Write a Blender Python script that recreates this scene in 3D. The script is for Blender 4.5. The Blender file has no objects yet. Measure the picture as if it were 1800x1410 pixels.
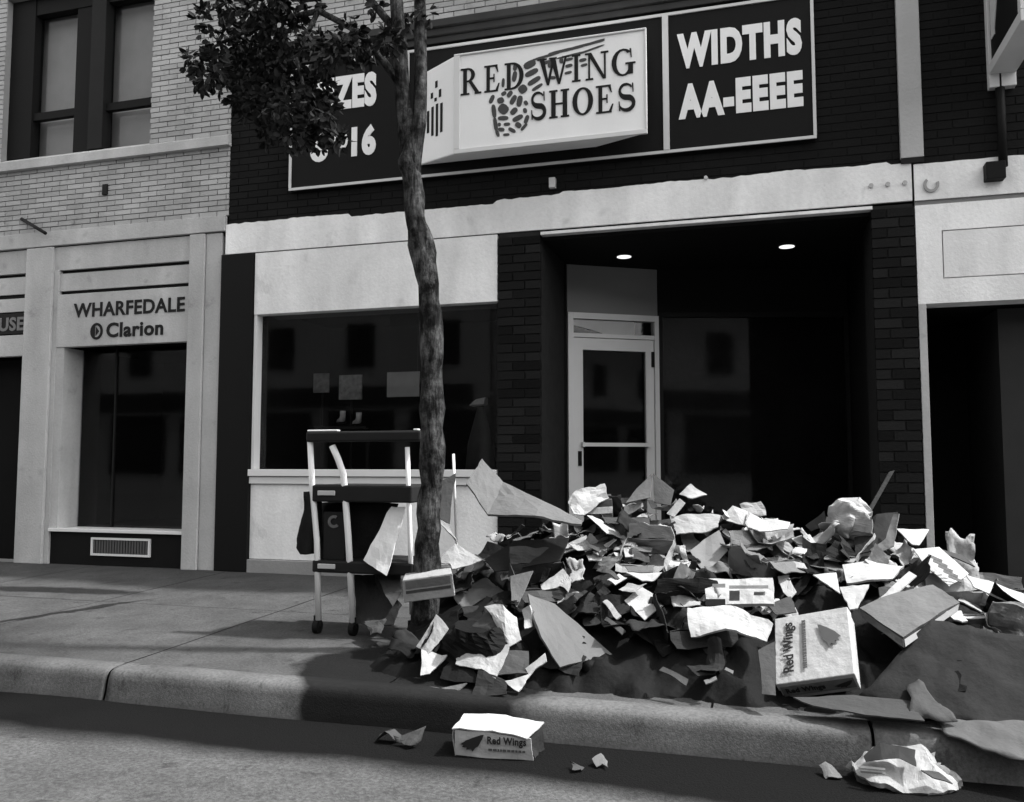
import bpy, math, random
from mathutils import Vector, Matrix, noise
random.seed(11)
sc = bpy.context.scene
col = sc.collection
rad = math.radians

# ---------------------------------------------------------------- camera, sky, sun, exposure
CAM = Vector((0.0, -7.0, 1.0)); YAW, PIT, FPX = rad(16.2), rad(4.2), 1500.0
cd = bpy.data.cameras.new('camera'); cd.lens = 36 * FPX / 1800; cd.sensor_width = 36; cd.sensor_fit = 'HORIZONTAL'
cd.clip_start = 0.05; cd.clip_end = 2000
co = bpy.data.objects.new('camera', cd); col.objects.link(co)
co.location = CAM; co.rotation_euler = (math.pi / 2 + PIT, 0, YAW); sc.camera = co

SUN_EL, SUN_AZ = rad(56), rad(77)          # azimuth clockwise from +Y (into the facade); 90 = along the street from the right
w = bpy.data.worlds.new('World'); sc.world = w; w.use_nodes = True
nt = w.node_tree; nt.nodes.clear()
sky = nt.nodes.new('ShaderNodeTexSky'); sky.sky_type = 'NISHITA'; sky.sun_disc = False
sky.sun_elevation = SUN_EL; sky.sun_rotation = SUN_AZ; sky.air_density = 1.0; sky.dust_density = 2.5
bw = nt.nodes.new('ShaderNodeRGBToBW'); bg = nt.nodes.new('ShaderNodeBackground'); wo = nt.nodes.new('ShaderNodeOutputWorld')
bg.inputs['Strength'].default_value = 0.15
nt.links.new(sky.outputs[0], bw.inputs[0]); nt.links.new(bw.outputs[0], bg.inputs['Color']); nt.links.new(bg.outputs[0], wo.inputs[0])
sd = bpy.data.lights.new('sun', 'SUN'); sd.energy = 2.0; sd.angle = rad(2.5)
so = bpy.data.objects.new('sun', sd); col.objects.link(so); so.location = (6, -4, 9)
sdir = Vector((math.sin(SUN_AZ) * math.cos(SUN_EL), math.cos(SUN_AZ) * math.cos(SUN_EL), math.sin(SUN_EL)))
so.rotation_euler = sdir.to_track_quat('Z', 'Y').to_euler()
vs = sc.view_settings; vs.view_transform = 'Standard'; vs.look = 'None'; vs.gamma = 1; vs.use_curve_mapping = False
vs.exposure = 2.05
sc.cycles.max_bounces = 6; sc.cycles.diffuse_bounces = 3; sc.cycles.glossy_bounces = 3; sc.cycles.transparent_max_bounces = 6
sc.cycles.use_denoising = True

# ---------------------------------------------------------------- measuring helpers (a sight line of the photograph met with a real plane)
_f = Vector((-math.sin(YAW) * math.cos(PIT), math.cos(YAW) * math.cos(PIT), math.sin(PIT)))
_r = Vector((math.cos(YAW), math.sin(YAW), 0)); _u = _r.cross(_f)
def ray(x, y): return _f + _r * ((x - 900) / FPX) - _u * ((y - 705) / FPX)
def F(x, y, Y=0.0):
    d = ray(x, y); return CAM + d * ((Y - CAM.y) / d.y)
def G(x, y, z=0.0):
    d = ray(x, y); return CAM + d * ((z - CAM.z) / d.z)
def ground(Y): return 0.0192 * Y if Y > -3.3 else -0.22

# ---------------------------------------------------------------- materials (the photograph is black and white: all greys)
MATS = {}
def mat(name, v, rough=0.8, var=0.15, scale=5.0, bump=0.0, bscale=40.0, island=0.0, spec=0.3, streak=0.0, spots=0.0, metal=0.0, fine=0.0):
    if name in MATS: return MATS[name]
    if v < 0.05 and spec == 0.3: spec = 0.05
    m = bpy.data.materials.new(name); m.use_nodes = True; MATS[name] = m
    n, l = m.node_tree.nodes, m.node_tree.links
    b = n['Principled BSDF']; b.inputs['Roughness'].default_value = rough
    b.inputs['Specular IOR Level'].default_value = spec; b.inputs['Metallic'].default_value = metal
    tc = n.new('ShaderNodeTexCoord'); co_ = tc.outputs['Object']
    def mth(op, a, c):
        q = n.new('ShaderNodeMath'); q.operation = op
        for i, s in enumerate((a, c)):
            if isinstance(s, (int, float)): q.inputs[i].default_value = s
            else: l.new(s, q.inputs[i])
        return q.outputs[0]
    def nz(sc_, det=4.0, mp=None, rg=0.55):
        q = n.new('ShaderNodeTexNoise'); q.inputs['Scale'].default_value = sc_; q.inputs['Detail'].default_value = det; q.inputs['Roughness'].default_value = rg
        if mp:
            g = n.new('ShaderNodeMapping'); g.inputs['Scale'].default_value = mp; l.new(co_, g.inputs[0]); l.new(g.outputs[0], q.inputs['Vector'])
        else: l.new(co_, q.inputs['Vector'])
        return q.outputs['Fac']
    def fac(s, amt): return mth('ADD', mth('MULTIPLY', mth('SUBTRACT', s, 0.5), 2.4 * amt), 1.0)
    val = mth('MULTIPLY', fac(nz(scale, 5.0), var), v)
    if fine: val = mth('MULTIPLY', val, fac(nz(scale * 25, 3.0), fine))
    if streak: val = mth('MULTIPLY', val, fac(nz(3.2, 3.0, (1.0, 1.0, 0.18)), streak))
    if island:
        gi = n.new('ShaderNodeNewGeometry'); val = mth('MULTIPLY', val, fac(gi.outputs['Random Per Island'], island))
    if spots:
        s = nz(scale * 3.1, 6.0, None, 0.7); r = n.new('ShaderNodeMapRange'); r.inputs[1].default_value = 0.58; r.inputs[2].default_value = 0.72
        l.new(s, r.inputs[0]); val = mth('MULTIPLY', val, mth('SUBTRACT', 1.0, mth('MULTIPLY', r.outputs[0], spots)))
    val = mth('MAXIMUM', val, 0.004)
    l.new(val, b.inputs['Base Color'])
    if bump:
        bp = n.new('ShaderNodeBump'); bp.inputs['Strength'].default_value = bump; bp.inputs['Distance'].default_value = 0.02
        l.new(nz(bscale, 4.0), bp.inputs['Height']); l.new(bp.outputs[0], b.inputs['Normal'])
    m['val'] = v
    return m
def glass(name, tint=0.8, refl=1.0):
    m = bpy.data.materials.new(name); m.use_nodes = True; n, l = m.node_tree.nodes, m.node_tree.links; n.clear()
    o = n.new('ShaderNodeOutputMaterial'); mx = n.new('ShaderNodeMixShader'); t = n.new('ShaderNodeBsdfTransparent'); g = n.new('ShaderNodeBsdfGlossy')
    lw = n.new('ShaderNodeLayerWeight'); lw.inputs[0].default_value = .5; pw = n.new('ShaderNodeMath'); pw.operation = 'POWER'; pw.inputs[1].default_value = 5; l.new(lw.outputs['Facing'], pw.inputs[0])
    fr = n.new('ShaderNodeMath'); fr.operation = 'MULTIPLY_ADD'; fr.inputs[1].default_value = .9; fr.inputs[2].default_value = .05; l.new(pw.outputs[0], fr.inputs[0])
    t.inputs[0].default_value = (tint, tint, tint, 1); g.inputs['Roughness'].default_value = 0.04; g.inputs['Color'].default_value = (refl, refl, refl, 1)
    l.new(fr.outputs[0], mx.inputs[0]); l.new(t.outputs[0], mx.inputs[1]); l.new(g.outputs[0], mx.inputs[2]); l.new(mx.outputs[0], o.inputs[0])
    MATS[name] = m; return m

WHITE = mat('white_stucco', 0.78, 0.85, 0.20, 1.6, 0.2, 40, streak=0.26, spots=0.22, fine=0.09)
STONE = mat('pale_stone', 0.42, 0.85, 0.24, 2.0, 0.2, 50, streak=0.30, spots=0.26, fine=0.10)
WBRICK = mat('pale_brick', 0.36, 0.85, 0.28, 1.6, 0.2, 60, island=0.12, spots=0.35, streak=0.15)
WMORT = mat('pale_mortar', 0.22, 0.9, 0.15, 8.0, 0.2, 60)
DBRICK = mat('black_painted_brick', 0.0105, 0.7, 0.25, 2.0, 0.2, 60, island=0.08)
DMORT = mat('black_painted_mortar', 0.0095, 0.6, 0.1, 4.0)
PBRICK = mat('dark_brick', 0.012, 0.7, 0.2, 5.0, 0.25, 60, island=0.30)
PMORT = mat('dark_mortar', 0.024, 0.8, 0.35, 14.0)
BLACK = mat('black_paint', 0.008, 0.6, 0.1, 3.0, spec=0.1)
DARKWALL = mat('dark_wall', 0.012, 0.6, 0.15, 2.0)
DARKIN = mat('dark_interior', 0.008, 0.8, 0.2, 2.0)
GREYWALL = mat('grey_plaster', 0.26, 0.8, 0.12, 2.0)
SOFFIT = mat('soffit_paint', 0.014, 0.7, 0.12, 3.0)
ALU = mat('aluminium', 0.72, 0.35, 0.06, 6.0, metal=0.0, spec=0.6)
FRAME = mat('pale_sign_trim', 0.55, 0.45, 0.08, 6.0, spec=0.5)
SIGNW = mat('sign_plastic', 0.80, 0.35, 0.05, 3.0, spec=0.5, fine=0.03, streak=0.05)
LETW = mat('white_lettering', 0.78, 0.5, 0.08, 8.0)
LETK = mat('dark_lettering', 0.020, 0.6, 0.2, 12.0)
DGREY = mat('dark_grey_metal', 0.014, 0.6, 0.2, 5.0, spec=0.12)
BARK = mat('bark', 0.028, 0.9, 0.35, 12.0, 0.9, 26, spots=0.6)
LEAF = mat('leaf', 0.028, 0.8, 0.2, 4.0, island=0.35, spec=0.04)
def furrow(m):
    n, l = m.node_tree.nodes, m.node_tree.links; b = n['Principled BSDF']; tc = n.new('ShaderNodeTexCoord'); mp = n.new('ShaderNodeMapping'); mp.inputs['Scale'].default_value = (1, 1, .22)
    ns = n.new('ShaderNodeTexNoise'); ns.inputs['Scale'].default_value = 38; ns.inputs['Detail'].default_value = 6; ns.inputs['Roughness'].default_value = .7; l.new(tc.outputs['Object'], mp.inputs[0]); l.new(mp.outputs[0], ns.inputs['Vector'])
    bp = n.new('ShaderNodeBump'); bp.inputs['Strength'].default_value = 1; bp.inputs['Distance'].default_value = .035; l.new(ns.outputs['Fac'], bp.inputs['Height']); l.new(bp.outputs[0], b.inputs['Normal'])
    src = b.inputs['Base Color'].links[0].from_socket; r = n.new('ShaderNodeMapRange'); r.inputs[1].default_value = .35; r.inputs[2].default_value = .68; r.inputs[3].default_value = .25; r.inputs[4].default_value = 2.6; l.new(ns.outputs['Fac'], r.inputs[0])
    n2 = n.new('ShaderNodeTexNoise'); n2.inputs['Scale'].default_value = 7; n2.inputs['Detail'].default_value = 6; n2.inputs['Roughness'].default_value = .75; l.new(tc.outputs['Object'], n2.inputs['Vector'])
    r2 = n.new('ShaderNodeMapRange'); r2.inputs[1].default_value = .42; r2.inputs[2].default_value = .66; r2.inputs[3].default_value = .35; r2.inputs[4].default_value = 2.6; l.new(n2.outputs['Fac'], r2.inputs[0])
    o = n.new('ShaderNodeMath'); o.operation = 'MULTIPLY'; l.new(src, o.inputs[0]); l.new(r.outputs[0], o.inputs[1])
    o2 = n.new('ShaderNodeMath'); o2.operation = 'MULTIPLY'; l.new(o.outputs[0], o2.inputs[0]); l.new(r2.outputs[0], o2.inputs[1]); l.new(o2.outputs[0], b.inputs['Base Color'])
furrow(BARK)
CHROME = mat('pale_metal_tube', 0.70, 0.3, 0.08, 9.0, spec=0.6)
RUBBER = mat('black_rubber', 0.012, 0.7)
CURT = mat('grey_curtain', 0.45, 0.9, 0.2, 2.5, streak=0.15)
PAPER = mat('white_card', 0.29, 0.75, 0.14, 7.0, 0.45, 16, spots=0.18, fine=0.08)
PAPER2 = mat('soiled_white_card', 0.22, 0.8, 0.25, 6.0, 0.5, 16, spots=0.3, fine=0.08)
CARD = mat('grey_cardboard', 0.085, 0.85, 0.2, 6.0, 0.4, 18, spots=0.12, fine=0.10)
CARD2 = mat('mid_cardboard', 0.045, 0.85, 0.25, 6.0, 0.4, 18, spots=0.2, fine=0.10)
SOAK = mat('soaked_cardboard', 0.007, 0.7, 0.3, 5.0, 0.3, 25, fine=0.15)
DARKC = mat('dark_cardboard', 0.018, 0.8, 0.22, 4.0, 0.2, 30, fine=0.12)
GLASS = glass('window_glass', 0.85, 0.40)
LAMP = bpy.data.materials.new('lamp_lens'); LAMP.use_nodes = True; MATS['lamp_lens'] = LAMP
_b = LAMP.node_tree.nodes['Principled BSDF']; _b.inputs['Base Color'].default_value = (.8, .8, .8, 1)
_b.inputs['Emission Color'].default_value = (1, 1, 1, 1); _b.inputs['Emission Strength'].default_value = 0.3

# ---------------------------------------------------------------- mesh builder
class MB:
    def __init__(s): s.v = []; s.f = []
    def quad(s, a, b, c, d):
        i = len(s.v); s.v += [Vector(a), Vector(b), Vector(c), Vector(d)]; s.f.append((i, i+1, i+2, i+3)); return s
    def box(s, x0, x1, y0, y1, z0, z1):
        i = len(s.v)
        s.v += [Vector((x, y, z)) for z in (z0, z1) for y in (y0, y1) for x in (x0, x1)]
        s.f += [tuple(i+k for k in q) for q in ((0,2,3,1), (4,5,7,6), (0,1,5,4), (1,3,7,5), (3,2,6,7), (2,0,4,6))]; return s
    def hexa(s, p):   # 8 points: bottom four, top four, each counter-clockwise from above
        i = len(s.v); s.v += [Vector(q) for q in p]
        s.f += [tuple(i+k for k in q) for q in ((3,2,1,0), (4,5,6,7), (0,1,5,4), (1,2,6,5), (2,3,7,6), (3,0,4,7))]; return s
    def prism(s, pts, d):   # polygon pushed along vector d
        n = len(pts); i = len(s.v); d = Vector(d)
        s.v += [Vector(p) for p in pts] + [Vector(p) + d for p in pts]
        s.f.append(tuple(i+k for k in range(n))); s.f.append(tuple(i+n+k for k in reversed(range(n))))
        for k in range(n): s.f.append((i+k, i+n+k, i+n+(k+1) % n, i+(k+1) % n))
        return s
    def tube(s, pts, rr, n=8, cap=True):
        pts = [Vector(p) for p in pts]; base = len(s.v)
        for k, p in enumerate(pts):
            t = (pts[min(k+1, len(pts)-1)] - pts[max(k-1, 0)]).normalized()
            a = t.orthogonal().normalized() if k == 0 else (a - t * a.dot(t)).normalized()
            b = t.cross(a); r = rr[k] if isinstance(rr, (list, tuple)) else rr
            for j in range(n):
                q = 2 * math.pi * j / n; s.v.append(p + (a * math.cos(q) + b * math.sin(q)) * r)
        for k in range(len(pts) - 1):
            for j in range(n):
                s.f.append((base+k*n+j, base+k*n+(j+1) % n, base+(k+1)*n+(j+1) % n, base+(k+1)*n+j))
        if cap:
            s.f.append(tuple(base+j for j in reversed(range(n)))); s.f.append(tuple(base+(len(pts)-1)*n+j for j in range(n)))
        return s
    def build(s, name, m, parent=None, smooth=False, bevel=0.0, origin=None):
        if origin is None:
            lo = [min(p[k] for p in s.v) for k in range(3)]; hi = [max(p[k] for p in s.v) for k in range(3)]
            origin = Vector(((lo[0]+hi[0])/2, (lo[1]+hi[1])/2, lo[2]))
        me = bpy.data.meshes.new(name); me.from_pydata([tuple(p - origin) for p in s.v], [], s.f); me.update()
        me.materials.append(m)
        if smooth: me.polygons.foreach_set('use_smooth', [True] * len(me.polygons))
        return link(name, me, origin, parent, bevel)
def wpos(o): return Vector(o['wp']) if o and 'wp' in o else Vector((0, 0, 0))
WP = {}
def link(name, me, origin, parent=None, bevel=0.0):
    o = bpy.data.objects.new(name, me); col.objects.link(o); WP[o.name] = Vector(origin)
    if parent is not None: o.parent = parent; o.location = Vector(origin) - WP[parent.name]
    else: o.location = origin
    if bevel:
        b = o.modifiers.new('bevel', 'BEVEL'); b.width = bevel; b.segments = 2; b.limit_method = 'ANGLE'
    return o
def empty(name, loc):
    o = bpy.data.objects.new(name, None); col.objects.link(o); o.location = loc; WP[o.name] = Vector(loc); o.empty_display_size = 0.1; return o
def tag(o, label, cat, group=None):
    o['label'] = label; o['category'] = cat
    if group: o['group'] = group
    return o
def struct(o, kind='structure'): o['kind'] = kind; return o
def bx(name, m, parent, x0, x1, y0, y1, z0, z1, bevel=0.0): return MB().box(x0, x1, y0, y1, z0, z1).build(name, m, parent, bevel=bevel)

# ---------------------------------------------------------------- lettering
def text_mesh(s, x0, x1, z0, z1, y, thick=0.0, depth=0.006):
    """block lettering from the built-in face, fitted to a rectangle on the wall plane y"""
    cu = bpy.data.curves.new('t', 'FONT'); cu.body = s; cu.size = 1; cu.offset = thick; cu.resolution_u = 4; cu.space_character = 1.0 + thick*2.2
    o = bpy.data.objects.new('t', cu); col.objects.link(o)
    dg = bpy.context.evaluated_depsgraph_get(); me = o.evaluated_get(dg).to_mesh()
    vs_ = [v.co.copy() for v in me.vertices]; fs = [tuple(p.vertices) for p in me.polygons]
    bpy.data.objects.remove(o); bpy.data.curves.remove(cu)
    a0 = min(p.x for p in vs_); a1 = max(p.x for p in vs_); b0 = min(p.y for p in vs_); b1 = max(p.y for p in vs_)
    mb = MB(); n = len(vs_)
    P = [Vector((x0 + (p.x-a0)/(a1-a0)*(x1-x0), y - depth, z0 + (p.y-b0)/(b1-b0)*(z1-z0))) for p in vs_]
    mb.v = P + [Vector((p.x, y, p.z)) for p in P]
    mb.f = fs[:]
    ec = {}
    for f_ in fs:
        for k in range(len(f_)):
            e = (f_[k], f_[(k+1) % len(f_)]); ec[e] = ec.get(e, 0) + 1
    for (a, b) in ec:
        if (b, a) not in ec: mb.f.append((a, a+n, b+n, b))
    return mb
# serif capitals, drawn as polygons in a unit-high box
def _r4(x0, y0, x1, y1): return [(x0, y0), (x1, y0), (x1, y1), (x0, y1)]
def _ring(cx, cy, ro, ri, a0, a1, n=14):
    o, i = [], []
    for k in range(n + 1):
        a = rad(a0 + (a1 - a0) * k / n); o.append((cx + ro[0]*math.cos(a), cy + ro[1]*math.sin(a))); i.append((cx + ri[0]*math.cos(a), cy + ri[1]*math.sin(a)))
    return [[o[k], o[k+1], i[k+1], i[k]] for k in range(n)]
def _rib(pts, ws):
    out = []; L = []
    for k, p in enumerate(pts):
        a = pts[max(k-1, 0)]; b = pts[min(k+1, len(pts)-1)]; t = Vector((b[0]-a[0], b[1]-a[1])).normalized(); nn = Vector((-t.y, t.x)) * ws[k] / 2
        L.append(((p[0]+nn.x, p[1]+nn.y), (p[0]-nn.x, p[1]-nn.y)))
    return [[L[k][0], L[k][1], L[k+1][1], L[k+1][0]] for k in range(len(L)-1)]
def serif(ch):
    if ch == 'R': return [_r4(.12,.06,.30,.94), _r4(0,0,.42,.06), _r4(0,.94,.34,1)] + _ring(.33,.735,(.36,.265),(.18,.205),-90,90) + [_r4(.30,.94,.34,1), _r4(.30,.47,.34,.53), [(.36,.50),(.54,.50),(.90,.06),(.70,.06)], _r4(.68,0,1,.06)], 1
    if ch == 'E': return [_r4(.14,.06,.36,.94), _r4(0,0,.9,.06), _r4(0,.94,.86,1), _r4(.36,.48,.62,.54), [(.60,.36),(.67,.36),(.67,.66),(.60,.66)], [(.74,.06),(.9,.06),(1,.30),(.93,.30)], [(.70,.94),(.86,.94),(.92,.72),(.86,.72)]], 1
    if ch == 'D': return [_r4(.12,.06,.32,.94), _r4(0,0,.40,.06), _r4(0,.94,.40,1)] + _ring(.40,.5,(.60,.5),(.38,.43),-90,90), 1
    if ch == 'W': return [[(.04,.95),(.20,.95),(.36,.0),(.28,.0)], [(.28,0),(.36,0),(.54,.95),(.47,.95)], [(.40,.95),(.58,.95),(.73,0),(.65,0)], [(.66,0),(.73,0),(.95,.95),(.88,.95)], _r4(-.04,.95,.28,1), _r4(.36,.95,.62,1), _r4(.80,.95,1.03,1)], 1
    if ch == 'I': return [_r4(.28,.06,.72,.94), _r4(0,0,1,.06), _r4(0,.94,1,1)], 1
    if ch == 'N': return [_r4(.12,.06,.20,.94), _r4(.82,.0,.90,.94), _r4(0,0,.34,.06), _r4(.68,.94,1.02,1), [(.06,1),(.26,1),(.90,0),(.76,0)], _r4(-.02,.94,.2,1)], 1
    if ch == 'G': return _ring(.5,.5,(.5,.5),(.29,.44),48,325) + [_r4(.72,.06,.93,.42), _r4(.60,.42,1.04,.48), [(.78,.98),(.86,.98),(.88,.66),(.84,.66)], ], 1
    if ch == 'O': return _ring(.5,.5,(.5,.5),(.27,.44),0,360,24), 1
    if ch == 'H': return [_r4(.10,.06,.32,.94), _r4(.68,.06,.90,.94), _r4(0,0,.42,.06), _r4(0,.94,.42,1), _r4(.58,0,1,.06), _r4(.58,.94,1,1), _r4(.32,.47,.68,.53)], 1
    if ch == 'S':
        pts, ws = [], []
        for k in range(13):
            a = rad(30 + 230 * k / 12); pts.append((.48 + .34*math.cos(a), .73 + .235*math.sin(a))); ws.append(.07 + .12*max(0, (k-2)/10))
        for k in range(1, 14):
            a = rad(80 - 240 * k / 13); pts.append((.50 + .38*math.cos(a), .265 + .235*math.sin(a))); ws.append(.20 - .13*max(0, (k-4)/9))
        return _rib(pts, ws) + [[(.80,.98),(.87,.98),(.88,.66),(.83,.66)], [(.10,.02),(.17,.02),(.13,.36),(.08,.36)]], 1
    return [], 1

# ---------------------------------------------------------------- ground
def heap_shadow(m):
    """cast shadow of the heap, painted dark over the pavement edge and the kerb"""
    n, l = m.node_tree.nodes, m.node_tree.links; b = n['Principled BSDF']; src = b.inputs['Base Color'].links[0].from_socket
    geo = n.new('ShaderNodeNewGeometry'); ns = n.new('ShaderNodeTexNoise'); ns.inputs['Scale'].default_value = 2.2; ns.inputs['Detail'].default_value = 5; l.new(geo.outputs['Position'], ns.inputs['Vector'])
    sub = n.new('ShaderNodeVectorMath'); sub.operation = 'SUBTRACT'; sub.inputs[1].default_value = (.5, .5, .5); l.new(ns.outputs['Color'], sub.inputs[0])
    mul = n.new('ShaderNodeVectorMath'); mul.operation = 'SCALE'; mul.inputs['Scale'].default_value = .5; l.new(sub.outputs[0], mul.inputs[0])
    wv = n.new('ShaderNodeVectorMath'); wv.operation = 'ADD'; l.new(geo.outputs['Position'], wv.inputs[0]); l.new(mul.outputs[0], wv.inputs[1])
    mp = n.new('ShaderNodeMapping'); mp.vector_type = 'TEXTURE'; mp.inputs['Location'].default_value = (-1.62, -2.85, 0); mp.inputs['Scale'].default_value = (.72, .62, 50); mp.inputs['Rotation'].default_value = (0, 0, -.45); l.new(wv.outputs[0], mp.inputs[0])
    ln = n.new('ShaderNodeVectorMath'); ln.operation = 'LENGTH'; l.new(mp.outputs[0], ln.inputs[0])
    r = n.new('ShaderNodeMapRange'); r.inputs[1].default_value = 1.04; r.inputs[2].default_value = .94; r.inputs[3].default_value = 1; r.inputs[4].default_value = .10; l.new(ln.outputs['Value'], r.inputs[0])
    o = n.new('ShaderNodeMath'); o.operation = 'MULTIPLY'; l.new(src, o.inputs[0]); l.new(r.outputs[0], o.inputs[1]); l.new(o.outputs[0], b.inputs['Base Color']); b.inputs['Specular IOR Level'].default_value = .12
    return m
def slab_mat():
    m = mat('concrete_walk', 0.052, 0.9, 0.50, 2.6, 0.3, 90, spots=0.65, fine=0.55, spec=0.1)
    n, l = m.node_tree.nodes, m.node_tree.links; b = n['Principled BSDF']; src = b.inputs['Base Color'].links[0].from_socket
    # two long shadow stripes painted dark across the left of the walk
    geo = n.new('ShaderNodeNewGeometry'); ns = n.new('ShaderNodeTexNoise'); ns.inputs['Scale'].default_value = 5; ns.inputs['Detail'].default_value = 4
    sub = n.new('ShaderNodeVectorMath'); sub.operation = 'SUBTRACT'; sub.inputs[1].default_value = (.5, .5, .5); l.new(ns.outputs['Color'], sub.inputs[0])
    mul = n.new('ShaderNodeVectorMath'); mul.operation = 'SCALE'; mul.inputs['Scale'].default_value = .18; l.new(sub.outputs[0], mul.inputs[0])
    wv = n.new('ShaderNodeVectorMath'); wv.operation = 'ADD'; l.new(geo.outputs['Position'], wv.inputs[0]); l.new(mul.outputs[0], wv.inputs[1])
    masks = []
    for (px, py, qx, qy, hw) in ((-60, 1028, 262, 1041, .13), (-60, 1092, 270, 1048, .05)):
        A, B = G(px, py, -.01), G(qx, qy, -.01); d = B - A; L = d.length; ang = math.atan2(d.y, d.x)
        mp = n.new('ShaderNodeMapping'); mp.vector_type = 'TEXTURE'; mp.inputs['Location'].default_value = ((A.x+B.x)/2, (A.y+B.y)/2, 0); mp.inputs['Rotation'].default_value = (0, 0, ang); mp.inputs['Scale'].default_value = (L/2, hw, 50)
        l.new(wv.outputs[0], mp.inputs[0]); ln = n.new('ShaderNodeVectorMath'); ln.operation = 'LENGTH'; l.new(mp.outputs[0], ln.inputs[0])
        r = n.new('ShaderNodeMapRange'); r.inputs[1].default_value = 1.15; r.inputs[2].default_value = .75; l.new(ln.outputs['Value'], r.inputs[0]); masks.append(r.outputs[0])
    mx = n.new('ShaderNodeMath'); mx.operation = 'MAXIMUM'; l.new(masks[0], mx.inputs[0]); l.new(masks[1], mx.inputs[1])
    k = n.new('ShaderNodeMath'); k.operation = 'MULTIPLY_ADD'; l.new(mx.outputs[0], k.inputs[0]); k.inputs[1].default_value = -.78; k.inputs[2].default_value = 1
    o = n.new('ShaderNodeMath'); o.operation = 'MULTIPLY'; l.new(src, o.inputs[0]); l.new(k.outputs[0], o.inputs[1]); l.new(o.outputs[0], b.inputs['Base Color'])
    return m
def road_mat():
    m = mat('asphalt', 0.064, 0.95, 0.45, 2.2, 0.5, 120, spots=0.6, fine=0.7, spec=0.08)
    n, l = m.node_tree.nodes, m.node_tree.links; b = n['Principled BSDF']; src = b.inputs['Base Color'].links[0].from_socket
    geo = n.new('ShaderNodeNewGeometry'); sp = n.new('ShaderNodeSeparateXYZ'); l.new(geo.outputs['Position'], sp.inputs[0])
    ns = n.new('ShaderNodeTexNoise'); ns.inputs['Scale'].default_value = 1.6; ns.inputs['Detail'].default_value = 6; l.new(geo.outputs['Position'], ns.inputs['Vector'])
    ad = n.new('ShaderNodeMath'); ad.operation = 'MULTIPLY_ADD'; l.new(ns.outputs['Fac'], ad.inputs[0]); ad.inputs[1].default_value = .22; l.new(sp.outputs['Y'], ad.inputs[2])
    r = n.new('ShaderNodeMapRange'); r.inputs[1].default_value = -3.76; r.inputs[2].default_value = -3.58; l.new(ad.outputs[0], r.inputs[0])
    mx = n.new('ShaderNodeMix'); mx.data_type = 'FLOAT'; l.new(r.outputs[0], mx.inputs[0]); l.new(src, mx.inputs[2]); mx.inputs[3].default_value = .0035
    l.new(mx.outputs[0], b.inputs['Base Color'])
    return m
def grid_sheet(x0, x1, y0, y1, nx, ny, zf):
    mb = MB()
    for j in range(ny + 1):
        for i in range(nx + 1):
            x = x0 + (x1-x0)*i/nx; y = y0 + (y1-y0)*j/ny; mb.v.append(Vector((x, y, zf(x, y))))
    for j in range(ny):
        for i in range(nx): k = j*(nx+1)+i; mb.f.append((k, k+1, k+nx+2, k+nx+1))
    return mb
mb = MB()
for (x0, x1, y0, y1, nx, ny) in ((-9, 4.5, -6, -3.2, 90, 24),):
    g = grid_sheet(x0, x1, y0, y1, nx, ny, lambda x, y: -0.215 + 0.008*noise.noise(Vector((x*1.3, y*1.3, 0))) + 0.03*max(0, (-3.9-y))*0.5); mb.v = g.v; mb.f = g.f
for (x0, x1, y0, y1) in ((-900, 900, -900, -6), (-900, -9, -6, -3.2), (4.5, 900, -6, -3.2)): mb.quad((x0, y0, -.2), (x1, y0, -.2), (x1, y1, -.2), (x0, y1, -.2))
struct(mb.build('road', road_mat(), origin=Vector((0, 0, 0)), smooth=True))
WALK = heap_shadow(slab_mat()); jx0 = G(225, 1165, -.06).x
g = grid_sheet(-9, 4.5, -3.12, 0.02, 4, 4, lambda x, y: ground(y) - .012)
pave = struct(g.build('pavement', mat('joint_dirt', .012, .95, .3, 6), origin=Vector((0, 0, 0))))
for i in range(9):
    for j, (y0, y1) in enumerate(((-3.115, -1.62), (-1.612, .02))):
        x0 = jx0 + (i - 4)*1.52 + (.0 if j else .0)
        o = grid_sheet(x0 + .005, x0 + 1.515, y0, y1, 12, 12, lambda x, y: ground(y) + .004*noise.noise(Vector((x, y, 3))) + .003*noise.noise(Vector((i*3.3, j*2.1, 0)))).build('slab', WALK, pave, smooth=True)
g = MB(); g.quad((-300, -3.12, -.3), (300, -3.12, -.3), (300, 300, -.3), (-300, 300, -.3))
struct(g.build('ground', mat('earth', 0.1, 0.9), origin=Vector((0, 0, 0))))
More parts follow.
